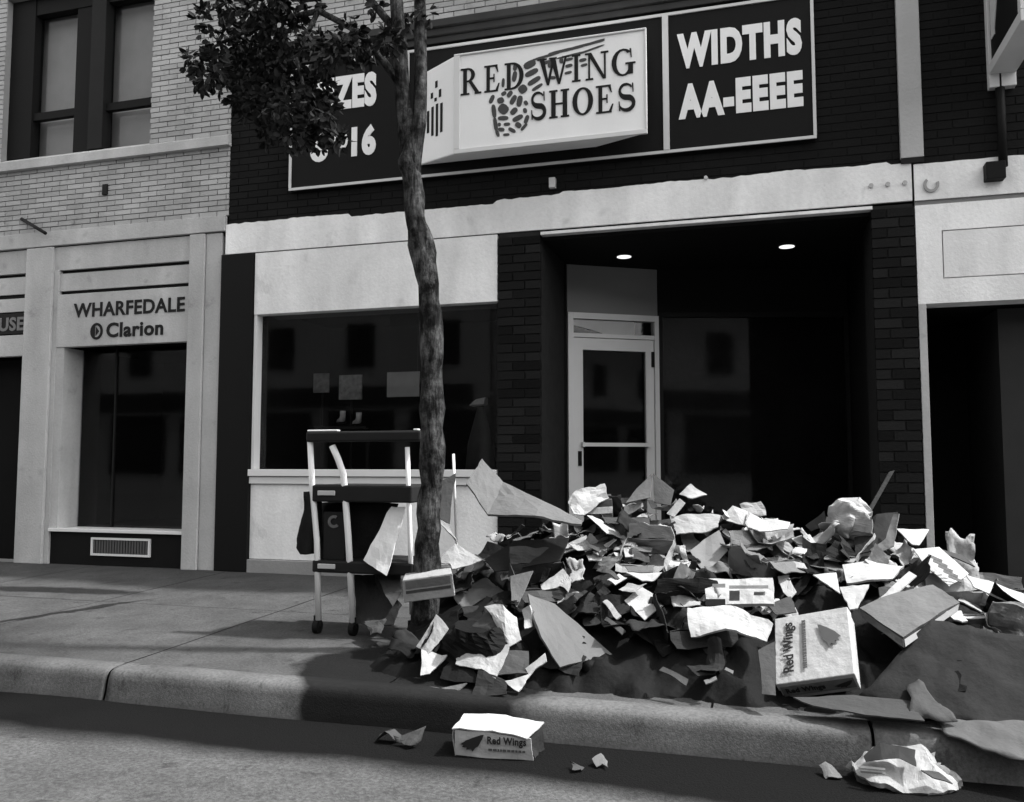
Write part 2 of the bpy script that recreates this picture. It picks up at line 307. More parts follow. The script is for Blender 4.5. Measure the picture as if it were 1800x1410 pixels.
# kerb stones with rounded nose
KERB = mat('kerb_concrete', 0.080, 0.9, 0.50, 3.0, 0.18, 150, spots=0.65, fine=0.5, spec=0.1)
heap_shadow(KERB)  # heap's shadow painted into the kerb colour
kerb = struct(empty('kerb', (-2, -3.2, -.06)))
prof = [(-3.122, -.3), (-3.122, -.056), (-3.19, -.058), (-3.222, -.062), (-3.243, -.071), (-3.256, -.088), (-3.264, -.115), (-3.274, -.17), (-3.295, -.24), (-3.295, -.3)]
jx = [G(-700, 1150, -.06).x, G(225, 1165, -.06).x, G(1525, 1262, -.06).x, 4.4]
for a, b in zip(jx, jx[1:]):
    mb = MB(); xs = [a+.006, a+.012] + [a + (b-a)*k/90 for k in range(1, 90)] + [b-.012, b-.006]; npf = len(prof)
    for k, x in enumerate(xs):
        sh = .006 if k in (0, len(xs)-1) else 0
        for (y, z) in prof: mb.v.append(Vector((x, y + sh + .004*noise.noise(Vector((x*3, y*9, 1))) + .012*max(0, noise.noise(Vector((x*9, 0, 2))) - .25), z - sh + .004*noise.noise(Vector((x*2.2, z*5, 7))) - (.02*max(0, noise.noise(Vector((x*11, 3, 2))) - .3) if z > -.1 else 0))))
    for k in range(len(xs)-1):
        for j in range(npf-1): mb.f.append((k*npf+j, k*npf+j+1, (k+1)*npf+j+1, (k+1)*npf+j))
    mb.f.append(tuple(range(npf))); mb.f.append(tuple((len(xs)-1)*npf+j for j in reversed(range(npf))))
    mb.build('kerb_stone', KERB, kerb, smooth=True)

# ---------------------------------------------------------------- brickwork
def bricks(x0, x1, z0, z1, y, bl=.205, bh=.057, jt=.010, proud=.006, holes=(), jit=.0015, ax='x', sgn=-1):
    """a brick skin as one mesh; ax 'x': wall along X with its face at y; ax 'y': wall along Y with its face at X=y"""
    mb = MB(); rnd = random.Random(5); r = 0; z = z0
    while z + bh*.5 < z1:
        x = x0 - (bl+jt)/2 * (r % 2)
        zt = min(z + bh, z1)
        while x < x1:
            a, b = max(x, x0), min(x + bl, x1); x += bl + jt
            if b - a < .02: continue
            segs = [(a, b)]
            for (h0, h1, k0, k1) in holes:
                if zt > k0 + .01 and z < k1 - .01: segs = [q for (p, e) in segs for q in ((p, min(e, h0)), (max(p, h1), e)) if q[1] - q[0] > .015]
            for (p, e) in segs:
                d = proud + rnd.uniform(-jit, jit)
                if ax == 'x': mb.box(p, e, y - d, y + .01, z, zt)
                else: mb.box(*((y - .01, y + d) if sgn > 0 else (y - d, y + .01)), p, e, z, zt)
        z += bh + jt; r += 1
    return mb

# ================================================================ pale brick building on the left
LB = tag(empty('brick_building', (-6.3, 0.1, 0)), 'pale brick two-storey building with stone shopfront left of the dark store', 'building')
WX0, WX1, WZ0, WZ1 = -7.71, -5.82, 4.25, 6.0
mb = MB().box(-9.2, WX0, .012, .3, 3.39, 8.2).box(WX1, -4.885, .012, .3, 3.39, 8.2).box(WX0, WX1, .012, .3, 3.39, 4.10).box(WX0, WX1, .012, .3, WZ1, 8.2)
mb.build('wall', WMORT, LB)
struct(bricks(-9.2, -4.885, 3.395, 6.9, .006, bl=.19, bh=.044, jt=.0095, holes=((WX0, WX1, 4.08, WZ1), (-9.3, -4.8, 4.075, 4.20)), jit=.002).build('brickwork', WBRICK, LB), 'stuff')
mb = MB().box(-9.2, -4.90, .013, 5.0, 3.2, 3.385); mb.box(-9.2, -4.9, .3, 5.0, 8.1, 8.25); mb.box(-9.2, -9.0, .3, 5, 0, 8.1); mb.box(-5.05, -4.89, .3, 5, 4.9, 8.1); mb.box(-9, -5, 4.9, 5, 0, 8.1)
mb.build('back_wall', DARKIN, LB)
# window sill: sloped top, stone
mb = MB().prism([(-9.2, -.055, 4.075), (-9.2, -.055, 4.165), (-9.2, .10, 4.25), (-9.2, .10, 4.075)], (4.325, 0, 0)); mb.build('sill', STONE, LB)
# twin sash window
wf = bx('window', BLACK, LB, WX0, -7.40, .08, .2, WZ0, WZ1)
for (a, b) in ((-6.86, -6.66), (-6.64, -6.46)): bx('mullion', BLACK if a < -6.7 else DGREY, wf, a, b, .06 if a > -6.7 else .10, .2, WZ0, WZ1)
bx('frame', BLACK, wf, -7.4, -5.82, .09, .2, 5.82, WZ1)
for (a, b) in ((-7.40, -6.86), (-6.46, -5.82)):
    bx('meeting_rail', BLACK, wf, a, b, .10, .16, 4.655, 4.735)
    bx('pane', GLASS, wf, a, b, .17, .175, 4.735, 5.82); bx('pane', GLASS, wf, a, b, .185, .19, WZ0, 4.655)
    MB().quad((a-.1, .30, WZ0), (b+.1, .30, WZ0), (b+.1, .30, 6), (a-.1, .30, 6)).build('blind', CURT, wf)
# stone band and grooves
bx('stone_band', STONE, LB, -9.2, -4.905, -.03, .02, 3.235, 3.388, .004)
bx('stone_frieze', STONE, LB, -9.2, -5.12, .004, .06, 2.98, 3.222)
for (a, b) in ((-7.27, -6.93), (-5.29, -5.12)):
    bx('pilaster', STONE, LB, a, b, -.035, .12, 0.0, 3.222, .006)
bx('pilaster', STONE, LB, -5.115, -4.94, -.012, .10, 0.0, 3.222, .005)
bx('pilaster', STONE, LB, -6.928, -6.872, -.004, .10, 0.0, 2.98, .004)
# left-over slots above the shop sign
for (x0, x1) in ((-9.0, -7.27), (-6.87, -5.29)):
    bx('slot', BLACK, LB, x0, x1, .045, .06, 2.72, 2.98)
    bx('louvre', STONE, LB, x0, x1 - .002, .02, .05, 2.765, 2.945)
bx('sign_panel', STONE, LB, -6.87, -5.292, -.01, .06, 2.18, 2.722, .004)
l1 = text_mesh('WHARFEDALE', -6.66, -5.34, 2.475, 2.62, -.0105, .022); l1.build('lettering', LETK, LB)
l2 = text_mesh('Clarion', -6.25, -5.58, 2.255, 2.405, -.0105, .028); l2.build('lettering', LETK, LB)
mb = MB(); cx, cz = -6.37, 2.325
for q in _ring(0, 0, (.075, .085), (.048, .060), 0, 360, 20): mb.prism([(cx + p[0], -.0165, cz + p[1]) for p in q], (0, .006, 0))
mb.prism([(cx - .008, -.0165, cz + .045), (cx - .008, -.0165, cz - .045), (cx + .03, -.0165, cz)], (0, .006, 0))
mb.prism([(cx - .072, -.0162, cz + .03), (cx - .072, -.0162, cz - .03), (cx - .02, -.0162, cz - .068), (cx - .02, -.0162, cz + .068)], (0, .006, 0)); mb.build('emblem', LETK, LB)
bx('sign_panel', STONE, LB, -9.0, -7.272, -.01, .06, 2.11, 2.33, .004)
bx('sign_panel', DGREY, LB, -9.0, -7.272, -.006, .06, 2.345, 2.56)
text_mesh('OUSE', -7.78, -7.29, 2.375, 2.52, -.0065, .03).build('lettering', mat('grey_lettering', .16, .6), LB)
bx('sign_panel', STONE, LB, -9.0, -7.272, -.003, .06, 2.575, 2.715, .003)
# shop window, set back in its jambs
sw = bx('shop_window', ALU, LB, -6.872, -5.292, -.02, .27, .325, .355, .003)
bx('jamb', STONE, sw, -6.870, -6.775, .0, .27, .356, 2.178); bx('jamb', STONE, sw, -5.305, -5.2925, .0, .27, .356, 2.178)
bx('pane', GLASS, sw, -6.775, -5.305, .255, .262, .356, 2.178)
bx('glazing_bar', DGREY, sw, -6.35, -6.335, .24, .27, .356, 2.178)
mb = MB().box(-6.85, -5.2, 1.6, 1.65, 0, 2.6).box(-6.95, -6.87, .28, 1.6, 0, 2.6).box(-5.25, -5.2, .28, 1.6, 0, 2.6).box(-6.9, -5.2, .28, 1.6, 2.2, 2.25).box(-6.9, -5.2, .28, 1.6, .3, .35); mb.build('room', DARKIN, LB)
bx('plinth', BLACK, LB, -6.87, -5.2915, .02, .3, 0, .325)
vg = MB().box(-6.36, -5.67, -.001, .02, .255, .275).box(-6.36, -5.67, -.001, .02, .10, .12).box(-6.36, -6.34, -.001, .02, .12, .255).box(-5.69, -5.67, -.001, .02, .12, .255).build('vent', ALU, LB)
for k in range(20): bx('slat', DGREY if k % 1 else mat('vent_slat', .09, .5), vg, -6.335 + k*.0322, -6.317 + k*.0322, .006, .018, .121, .254)
bx('window_recess', DARKIN, LB, -9.0, -7.272, .25, .3, 0, 2.108)
# spout on the brick by the left edge, bolt hole
g0 = F(40, 392); MB().tube([F(38, 385), F(60, 398, -.06), F(80, 410, -.12)], .018, 8).build('spout', DGREY, LB, smooth=True)
p = F(186, 333); bx('bolt_plate', DGREY, LB, p.x-.03, p.x+.03, -.02, .02, p.z-.06, p.z+.05, .004)

# ================================================================ shoe store
SB = tag(empty('shoe_store', (-1.9, 0.2, 0)), 'dark one-storey shoe store with white fascia, recessed entry and display window', 'building')
TOP = 4.98
MB().box(-4.885, 1.075, .012, .3, 3.0, TOP).build('wall', DMORT, SB)
struct(bricks(-4.885, 1.075, 3.28, 4.80, .009, holes=(), jit=.001, proud=.003).build('brickwork', DBRICK, SB), 'stuff')
COP = mat('grey_coping', .045, .5, .25, 2.0, streak=.2)
for k, (z0, z1, pr) in enumerate(((4.79, 4.85, .03), (4.853, 4.915, .055), (4.918, 4.985, .085))): bx('cornice', COP, SB, -4.88, 1.072, -pr, .3, z0, z1, .006)
MB().box(-4.88, 1.075, .032, .3, TOP+.008, 5.85).build('upper_wall', WMORT, SB)
struct(bricks(-4.88, 1.075, TOP+.012, 5.85, .026, bl=.19, bh=.044, jt=.0095, jit=.002).build('upper_brickwork', WBRICK, SB), 'stuff')
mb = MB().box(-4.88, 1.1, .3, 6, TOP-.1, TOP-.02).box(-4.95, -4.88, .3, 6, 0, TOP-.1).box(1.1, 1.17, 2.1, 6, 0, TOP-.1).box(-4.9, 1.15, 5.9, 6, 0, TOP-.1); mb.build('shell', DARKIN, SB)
# white fascia with a ragged painted upper edge
mb = MB(); pts = []
xs = [-4.90 + k*.035 for k in range(int(6.07/.035)+1)]
top = [3.30 + .012*noise.noise(Vector((x*2.1, 0, 0))) + .010*noise.noise(Vector((x*14, 3, 0))) + (.02 if -1.6 < x < 1 else 0) - (.03 if -3.6 < x < -2.2 else 0)*1 for x in xs]
for a, b, ta, tb in zip(xs, xs[1:], top, top[1:]): mb.hexa([(a, -.012, 3.006), (b, -.012, 3.006), (b, .012, 3.006), (a, .012, 3.006), (a, -.012, ta), (b, -.012, tb), (b, .012, tb), (a, .012, ta)])
mb.build('fascia', WHITE, SB)
bx('header_panel', WHITE, SB, -4.575, -2.165, -.006, .11, 2.405, 2.996, .003)
bx('pilaster', BLACK, SB, -4.932, -4.582, -.03, .2, 0, 2.998, .006)
bx('header_soffit', GREYWALL, SB, -4.575, -2.165, .115, .45, 2.43, 2.47)
dw = bx('display_window', ALU, SB, -4.58, -2.165, -.045, .12, .885, .948, .004)
bx('sill', ALU, dw, -4.58, -2.166, -.02, .12, .815, .88, .003)
bx('frame', ALU, dw, -4.574, -4.545, .0, .10, .95, 2.404); bx('frame', DGREY, dw, -2.19, -2.166, .06, .12, .95, 2.404)
bx('pane', GLASS, dw, -4.544, -2.191, .095, .102, .95, 2.42)
bx('bulkhead', WHITE, SB, -4.579, -2.165, .01, .15, .122, .812, .002)
bx('base_course', mat('base_concrete', .26, .9, .2, 3.0, .3), SB, -4.579, -2.165, -.03, .15, -.02, .118, .004)
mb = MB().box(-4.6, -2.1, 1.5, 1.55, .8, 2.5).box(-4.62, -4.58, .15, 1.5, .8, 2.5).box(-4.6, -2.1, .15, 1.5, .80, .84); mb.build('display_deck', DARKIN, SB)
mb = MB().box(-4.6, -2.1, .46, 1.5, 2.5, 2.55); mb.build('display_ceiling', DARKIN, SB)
# brick piers, every brick its own piece
def one_brick(bl, dp, bh):
    return MB().box(-bl/2, bl/2, 0, dp, 0, bh)
BM = {}
def brick_mesh(bl, dp, bh):
    k = (round(bl, 3), round(dp, 3))
    if k not in BM:
        b = one_brick(bl, dp, bh); me = bpy.data.meshes.new('brick'); me.from_pydata([tuple(v) for v in b.v], [], b.f); me.materials.append(PBRICK); BM[k] = me
    return BM[k]
def tone_mat():
    n, l = PBRICK.node_tree.nodes, PBRICK.node_tree.links
    oi = n.new('ShaderNodeObjectInfo'); b = n['Principled BSDF']; s = b.inputs['Base Color'].links[0].from_socket
    a = n.new('ShaderNodeMath'); a.operation = 'MULTIPLY_ADD'; l.new(oi.outputs['Random'], a.inputs[0]); a.inputs[1].default_value = .9; a.inputs[2].default_value = .55
    c = n.new('ShaderNodeMath'); c.operation = 'MULTIPLY'; l.new(s, c.inputs[0]); l.new(a.outputs[0], c.inputs[1]); l.new(c.outputs[0], b.inputs['Base Color'])
tone_mat()
def pier(x0, x1, depth, ztop):
    core = bx('pier', PMORT, SB, x0+.012, x1-.012, .0, depth, 0, ztop)
    W_ = x1 - x0; bh, jt = .066, .012; z = .004; r = 0
    while z + bh < ztop + .005:
        half = W_ * .5
        cuts = [x0, x0 + W_*.36, x1] if r % 2 else [x0, x0 + W_*.64, x1]
        for a, b in zip(cuts, cuts[1:]):
            bl = b - a - jt
            link('brick', brick_mesh(bl, .06, bh), Vector(((a+b)/2, -.014 + random.uniform(-.002, .002), z)), core)
        z += bh + jt; r += 1
    return core
pier(-2.162, -1.775, .95, 3.0)
pier(.855, 1.168, .6, 2.985)
# recessed entry
bx('fascia_trim', WHITE, SB, -1.775, .87, -.02, .06, 2.958, 2.985, .003)
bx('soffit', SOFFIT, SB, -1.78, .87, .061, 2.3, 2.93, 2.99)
for (px, py) in ((1097, 448), (1383, 430)):
    p = G(px, py, 2.93); dl = MB().tube([p + Vector((0, 0, .0)), p + Vector((0, 0, -.018))], [.10, .085], 20).build('downlight', DGREY, SB)
    MB().tube([p + Vector((0, 0, -.0185)), p + Vector((0, 0, -.022))], .066, 20).build('lens', LAMP, dl)
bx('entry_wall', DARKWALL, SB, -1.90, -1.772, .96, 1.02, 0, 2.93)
DA, DB = Vector((-1.765, .985, 0)), Vector((-.955, 1.47, 0)); du = (DB - DA).normalized(); dn = Vector((du.y, -du.x, 0)); DL = (DB - DA).length
def dbox(name, m, par, a0, a1, z0, z1, o0, o1, bev=0.0):
    P = lambda a, o: DA + du*a - dn*o
    q = [P(a0, o0), P(a1, o0), P(a1, o1), P(a0, o1)]
    return MB().hexa([v + Vector((0, 0, z0)) for v in q] + [v + Vector((0, 0, z1)) for v in q]).build(name, m, par, bevel=bev)
dbox('over_door_wall', GREYWALL, SB, 0, DL, 2.46, 2.93, .0, .1)
dr = dbox('door', ALU, SB, .0, .055, 0, 2.458, -.03, .06)
dbox('frame', ALU, dr, DL-.045, DL, 0, 2.458, -.03, .06); dbox('frame', ALU, dr, .056, DL-.046, 2.40, 2.458, -.03, .06)
dbox('transom', GLASS, dr, .056, DL-.046, 2.262, 2.398, .012, .018); dbox('transom_bar', ALU, dr, .056, DL-.046, 2.22, 2.26, -.025, .05)
dbox('transom_reflection', mat('pale_reflection', .62, .8), dr, .36, .70, 2.266, 2.394, .004, .008)  # pale cards stand in for the reflection in the transom glass
MB().prism([DA + du*a_ - dn*.004 + Vector((0, 0, z_)) for a_, z_ in ((.06, 2.34), (.06, 2.394), (.3598, 2.394), (.3598, 2.272))], dn*-.004).build('transom_reflection', mat('pale_reflection', .62), dr)
for (a, b, c, d) in ((.060, .155, .04, 2.215), (DL-.135, DL-.050, .04, 2.215), (.1551, DL-.1351, 2.10, 2.215), (.1551, DL-.1351, .04, .26)): dbox('stile', ALU, dr, a, b, c, d, -.008, .035)
dbox('pane', GLASS, dr, .155, DL-.135, .26, 2.10, .008, .014)
pb = dbox('push_bar', ALU, dr, .15, DL-.13, 1.165, 1.20, -.06, -.035)
dbox('bracket', ALU, pb, .135, .155, 1.16, 1.205, -.058, -.005); dbox('bracket', ALU, pb, DL-.135, DL-.115, 1.16, 1.205, -.058, -.005)
dbox('lock', BLACK, dr, .10, .135, .98, 1.12, -.02, -.006)
dbox('closer', DGREY, dr, DL-.075, DL-.05, 1.95, 2.10, -.03, -.009)
# showcase window running from the door to the right pier
sa, sb_ = Vector((-.945, 1.478, 0)), Vector((.86, 1.95, 0))
def sbox(name, m, par, t0, t1, z0, z1, o0, o1):
    d = sb_ - sa; L = d.length; d.normalize(); nn = Vector((d.y, -d.x, 0)); P = lambda a, o: sa + d*a*L - nn*o
    q = [P(t0, o0), P(t1, o0), P(t1, o1), P(t0, o1)]
    return MB().hexa([v + Vector((0, 0, z0)) for v in q] + [v + Vector((0, 0, z1)) for v in q]).build(name, m, par)
sbox('showcase_wall', DARKWALL, SB, 0, 1, 2.5, 2.93, .0, .08)
ss = sbox('showcase', DGREY, SB, 0, .02, 0, 2.498, -.01, .05)
sbox('frame', DGREY, ss, .98, 1, 0, 2.498, -.01, .05); sbox('frame', DGREY, ss, .0201, .9799, 2.45, 2.498, -.01, .05); sbox('frame', DARKWALL, ss, .0201, .9799, 0, .35, -.01, .05)
sbox('pane', GLASS, ss, .021, .979, .351, 2.449, .015, .022); sbox('curtain', mat('dark_curtain', .014, .9, .6, 1.6, .3, 14), ss, -.02, 1.02, .0, 2.5, .12, .16)
bx('entry_wall', DARKWALL, SB, .87, .93, .6, 2.1, 0, 2.93)
bx('entry_floor', mat('entry_tile', .05, .6), SB, -1.775, .87, .0, 2.6, -.05, .008)
bx('floor', DARKIN, SB, -4.9, 1.1, 2.7, 5.9, -.05, .004)
# small fixtures on the dark wall
p = F(972, 323); bx('junction_box', FRAME, SB, p.x-.028, p.x+.028, -.04, .012, p.z-.045, p.z+.045, .005)
p = F(1241, 314); MB().tube([p + Vector((0, .01, 0)), p + Vector((0, -.035, 0))], [.02, .014], 10).build('bolt', FRAME, SB)

# ================================================================ building on the right
RB = tag(empty('corner_building', (2.0, .2, 0)), 'dark-walled shop at the right edge with white panel over its doorway', 'building')
MB().box(1.245, 3.6, .012, .3, 3.0, 5.9).box(1.08, 1.245, .02, .3, 3.0, 5.9).build('wall', DMORT, RB)
struct(bricks(1.245, 3.6, 3.28, 5.9, .009, jit=.001, proud=.003).build('brickwork', DBRICK, RB), 'stuff')
bx('trim_column', mat('column_paint', .42, .8, .12, 3.0, .2, 40, streak=.12), RB, 1.082, 1.243, -.035, .05, 3.335, 5.9, .004)
bx('column_foot', DGREY, RB, 1.082, 1.243, -.03, .05, 3.295, 3.333)
mb = MB(); xs = [1.172 + k*.04 for k in range(60)]
for a, b in zip(xs, xs[1:]):
    ta, tb = (3.285 + .006*noise.noise(Vector((q*9, 5, 0))) for q in (a, b))
    mb.hexa([(a, -.012, 3.002), (b, -.012, 3.002), (b, .012, 3.002), (a, .012, 3.002), (a, -.012, ta), (b, -.012, tb), (b, .012, tb), (a, .012, ta)])
mb.build('fascia', WHITE, RB)
pn = MB().box(1.172, 3.5, -.006, .2, 2.205, 2.39).box(1.172, 3.5, -.006, .2, 2.76, 2.965).box(1.172, 1.35, -.006, .2, 2.3901, 2.7599).box(2.6, 3.5, -.006, .2, 2.3901, 2.7599).build('panel', WHITE, RB)
bx('inset_panel', WHITE, pn, 1.358, 2.59, -.004, .15, 2.398, 2.752, .002)
bx('groove', mat('groove_shade', .2, .9), RB, 1.172, 3.5, .004, .2, 2.965, 3.0)
bx('door_frame', STONE, RB, 1.171, 1.225, -.012, .12, 0, 2.203, .004)
mb = MB().box(1.2, 1.78, 1.4, 1.5, 0, 2.4).box(1.17, 1.225, .121, 1.4, 0, 2.4).box(1.2, 3.5, .2, 1.5, 2.21, 2.3); mb.build('doorway', DARKIN, RB)
bx('jamb', mat('jamb_grey', .035, .8), RB, 1.79, 3.5, .35, 1.5, 0, 2.2)
mb = MB().box(1.17, 3.6, 1.5, 6, 5.6, 5.7).box(3.5, 3.6, .3, 6, 0, 5.6).box(1.18, 3.6, 5.9, 6, 0, 5.6); mb.build('shell', DARKIN, RB)
p = F(1636, 326)
mb = MB()
for q in _ring(0, 0, (.055, .06), (.035, .04), 130, 380, 14): mb.prism([(p.x + a[0], -.03, p.z + a[1]) for a in q], (0, .02, 0))
mb.build('wall_ring', mat('ring_metal', .3, .5), RB)
p = F(1560, 330)
for k in (-.12, .0, .12): MB().tube([p + Vector((k, .0, .02)), p + Vector((k, -.03, .02))], .018, 8).build('bolt', STONE, RB)

# projecting sign on the right edge, hung from a bracket
PX = 1.70
BS = tag(empty('projecting_sign', (PX, 0, 3.9)), 'pale framed projecting sign cut by the upper right picture edge', 'sign')
bx('face', BLACK, BS, PX+.02, PX+.16, -.82, -.07, 3.98, 5.6)
for (n_, y0, y1, z0, z1) in (('frame', -.07, .0, 3.80, 5.62), ('frame', -.88, -.0701, 3.90, 3.979), ('frame', -.88, -.8201, 3.98, 5.62), ('frame', -.8199, -.0701, 5.601, 5.66)): bx(n_, FRAME, BS, PX, PX+.18, y0, y1, z0, z1, .004)
mb = MB()
for (a, b) in (((-.15, 4.15), (-.15, 4.75)), ((-.15, 4.20), (-.5, 4.95)), ((-.5, 4.3), (-.5, 5.0)), ((-.62, 4.5), (-.62, 5.1)), ((-.62, 5.1), (-.92, 5.1)), ((-.62, 4.5), (-.92, 4.5)), ((-.92, 4.5), (-.92, 5.1))):
    d = Vector((0, b[0]-a[0], b[1]-a[1])).normalized(); nn = Vector((0, -d.z, d.y))*.045; A = Vector((PX+.019, a[0], a[1])); B = Vector((PX+.019, b[0], b[1]))
    mb.prism([A+nn, A-nn, B-nn, B+nn], (-.006 - .001*len(mb.f)/6, 0, 0))
mb.build('lettering', FRAME, BS)
BR = tag(empty('sign_conduit', (PX+.05, -.03, 3.25)), 'black conduit and junction box running down under the projecting sign', 'conduit')
MB().tube([(PX+.075, -.04, 3.2), (PX+.075, -.04, 3.9)], .032, 10).build('pipe', BLACK, BR, smooth=True)
p0, p1 = F(1727, 293), F(1762, 320); bx('box', BLACK, BR, p0.x, p1.x, -.11, -.013, p1.z, p0.z, .004)

# ================================================================ signs over the store
SG = tag(empty('sign_board', (-1.9, -.02, 3.55)), 'long black sign board with pale border and sizes and widths lettering', 'sign')
X0, X1, Z0, Z1 = -4.20, .475, 3.555, 4.745
bx('board', BLACK, SG, X0, X1, -.045, -.002, Z0, Z1)
t = .022
for (a, b, c, d) in ((X0-.002, X1+.002, Z0-.003, Z0+t), (X0-.002, X1+.002, Z1-t, Z1+.003), (X0-.003, X0+t, Z0+t, Z1-t), (X1-t, X1+.003, Z0+t, Z1-t)): bx('border', FRAME, SG, a, b, -.058, -.0451, c, d, .002)
for xx, wd in ((-3.03, .04), (-.715, .05)): bx('divider', FRAME, SG, xx, xx+wd, -.062, -.0452, Z0+t+.001, Z1-t-.001, .002)
for (s, a, b, c, d, th) in (('SIZES', -3.93, -3.315, 4.275, 4.60, .06), ('6', -3.985, -3.80, 3.80, 4.10, .06), ('TO', -3.765, -3.60, 3.90, 4.06, .03), ('16', -3.56, -3.315, 3.815, 4.105, .06), ('WIDTHS', -.595, .385, 4.25, 4.555, .06), ('AA-EEEE', -.59, .385, 3.825, 4.12, .06)):
    text_mesh(s, a, b, c, d, -.0455, th).build('lettering', LETW, SG)
# light box
LX = tag(empty('light_box_sign', (-1.7, -.06, 3.6)), 'white light-box sign with dark serif lettering and wing emblem', 'sign')
YF = -.30; fx0, fx1, fz0, fz1 = -2.46, -.82, 3.64, 4.51; kx0, kx1, kz0, kz1 = -2.90, -1.27, 3.66, 4.60
mb = MB().hexa([(fx0, YF, fz0), (fx1, YF, fz0), (kx1, -.064, kz0), (kx0, -.064, kz0), (fx0, YF, fz1), (fx1, YF, fz1), (fx1-.02, -.064, fz1-.02), (kx0, -.064, fz1-.02)])
mb.build('case', SIGNW, LX, bevel=.012)
for (a, b, c, d) in ((fx0-.004, fx1+.004, fz0-.004, fz0+.035), (fx0-.004, fx1+.004, fz1-.012, fz1+.004), (fx0-.004, fx0+.05, fz0+.0351, fz1-.0121), (fx1-.012, fx1+.004, fz0+.0351, fz1-.0121)): bx('bezel', mat('bezel', .62, .5, .05, 4), LX, a, b, YF-.014, YF+.01, c, d, .004)
YL = YF - .003
Z8 = lambda x, y: F(760 + x*.22222, 30 + y*.22222, YL)
def put_serif(s, boxes):
    for ch, (a, b, tl, bl, tr, br) in zip(s, boxes):
        A, B = Z8(a, bl), Z8(b, br); C, D = Z8(a, tl), Z8(b, tr); x0, x1 = (A.x + C.x)/2, (B.x + D.x)/2; z0, z1 = (A.z + B.z)/2, (C.z + D.z)/2
        mb = MB()
        for k, poly in enumerate(serif(ch)[0]): mb.prism([(x0 + q[0]*(x1-x0), YL - .0035 - .00006*k, z0 + q[1]*(z1-z0)) for q in poly], (0, .005, 0))
        mb.build('lettering', LETK, LX)
def row(xs, x_ref0, t0, b0, x_ref1, t1, b1):
    out = []
    for a, b in xs:
        L = lambda x, p, q: p + (q-p)*(x-x_ref0)/(x_ref1-x_ref0)
        out.append((a, b, L(a, t0, t1), L(a, b0, b1), L(b, t0, t1), L(b, b0, b1)))
    return out
put_serif('REDWING', row([(225,388),(412,532),(572,722),(840,1075),(1105,1172),(1212,1390),(1418,1600)], 225, 412, 622, 1600, 240, 456))
put_serif('SHOES', row([(772,905),(925,1082),(1108,1272),(1295,1432),(1462,1610)], 772, 598, 818, 1610, 515, 735))
# wing emblem: feather after feather
EMB = [None]
def blob(cx, cy, rx, ry, ang, n=12, k=[0]):
    ry *= .8 if rx > 75 else 1.08
    k[0] += 1; P = []
    for j in range(n):
        a = 2*math.pi*j/n; q = 1 + .12*noise.noise(Vector((cx, cy, j)))
        ex = math.copysign(abs(math.cos(a))**.75, math.cos(a))*rx*q; ey = math.copysign(abs(math.sin(a))**.75, math.sin(a))*ry*q
        c, s_ = math.cos(rad(ang)), math.sin(rad(ang)); p = Z8(cx + ex*c - ey*s_, cy + ex*s_ + ey*c); P.append((p.x, YL - .0015 - .00003*(k[0] % 30), p.z))
    o_ = MB().prism(P, (0, .003, 0)).build('feather' if EMB[0] else 'wing_emblem', mat('emblem_grey', .055, .6, .3, 10), EMB[0] or LX); EMB[0] = EMB[0] or o_
for b in ((770,375,52,26,-28),(785,440,58,20,-28),(805,505,60,18,-33),(830,555,50,12,-33),(715,570,36,30,-40),(650,470,18,40,10),(655,395,16,30,10),(560,520,12,34,5),
          (540,660,28,22,-20),(565,605,22,14,-30),(612,610,30,16,-55),(640,655,42,18,-60),(690,665,22,42,12),(740,680,16,18,-30),(470,650,16,34,25),(562,728,40,38,-50),(487,745,18,50,-6),(645,745,34,20,-45),(733,740,16,18,-10),
          (560,800,42,16,-3),(675,800,46,18,-28),(590,848,26,12,-5),(680,855,26,20,35),(745,810,16,34,20),(725,870,12,34,40),(545,890,26,14,5),(630,895,32,14,28),(500,850,16,52,-8),(515,920,14,26,-20),(585,930,26,10,-5),(530,850,12,14,0),
          (900,310,120,12,-16),(1060,260,150,14,-13),(1220,218,150,12,-14),(1290,195,80,8,-17),(1240,262,130,9,-20),(1100,300,120,9,-14),(900,360,40,12,-20),(1080,335,34,10,-14),(1190,340,30,12,-14),(1200,380,28,10,-16),(1080,385,30,12,-14),(1020,345,16,20,0),(1075,440,30,10,-14),(950,480,26,12,0),(930,370,16,30,10)): blob(*b)
# the repeat of the wing on the slanted left end
EM2 = None
def LE(u, v): return Vector((kx0, -.064, 0)).lerp(Vector((fx0, YF, 0)), u) + Vector((0, 0, v))
nrm = Vector((-(YF + .064), 0, 0)); nrm = Vector((YF + .064, -(fx0 - kx0), 0)).normalized()
for (u, v0, v1) in ((.30, 3.92, 4.12), (.42, 3.88, 4.14), (.54, 3.86, 4.15), (.66, 3.88, 4.14), (.40, 4.22, 4.27), (.52, 4.30, 4.36), (.62, 4.20, 4.27), (.5, 4.18, 4.21)):
    q_ = MB().prism([LE(u-.03, v0) + nrm*.004, LE(u+.03, v0) + nrm*.004, LE(u+.03, v1) + nrm*.004, LE(u-.03, v1) + nrm*.004], nrm*-.003).build('feather' if EM2 else 'wing_emblem', LETK, EM2 or LX); EM2 = EM2 or q_

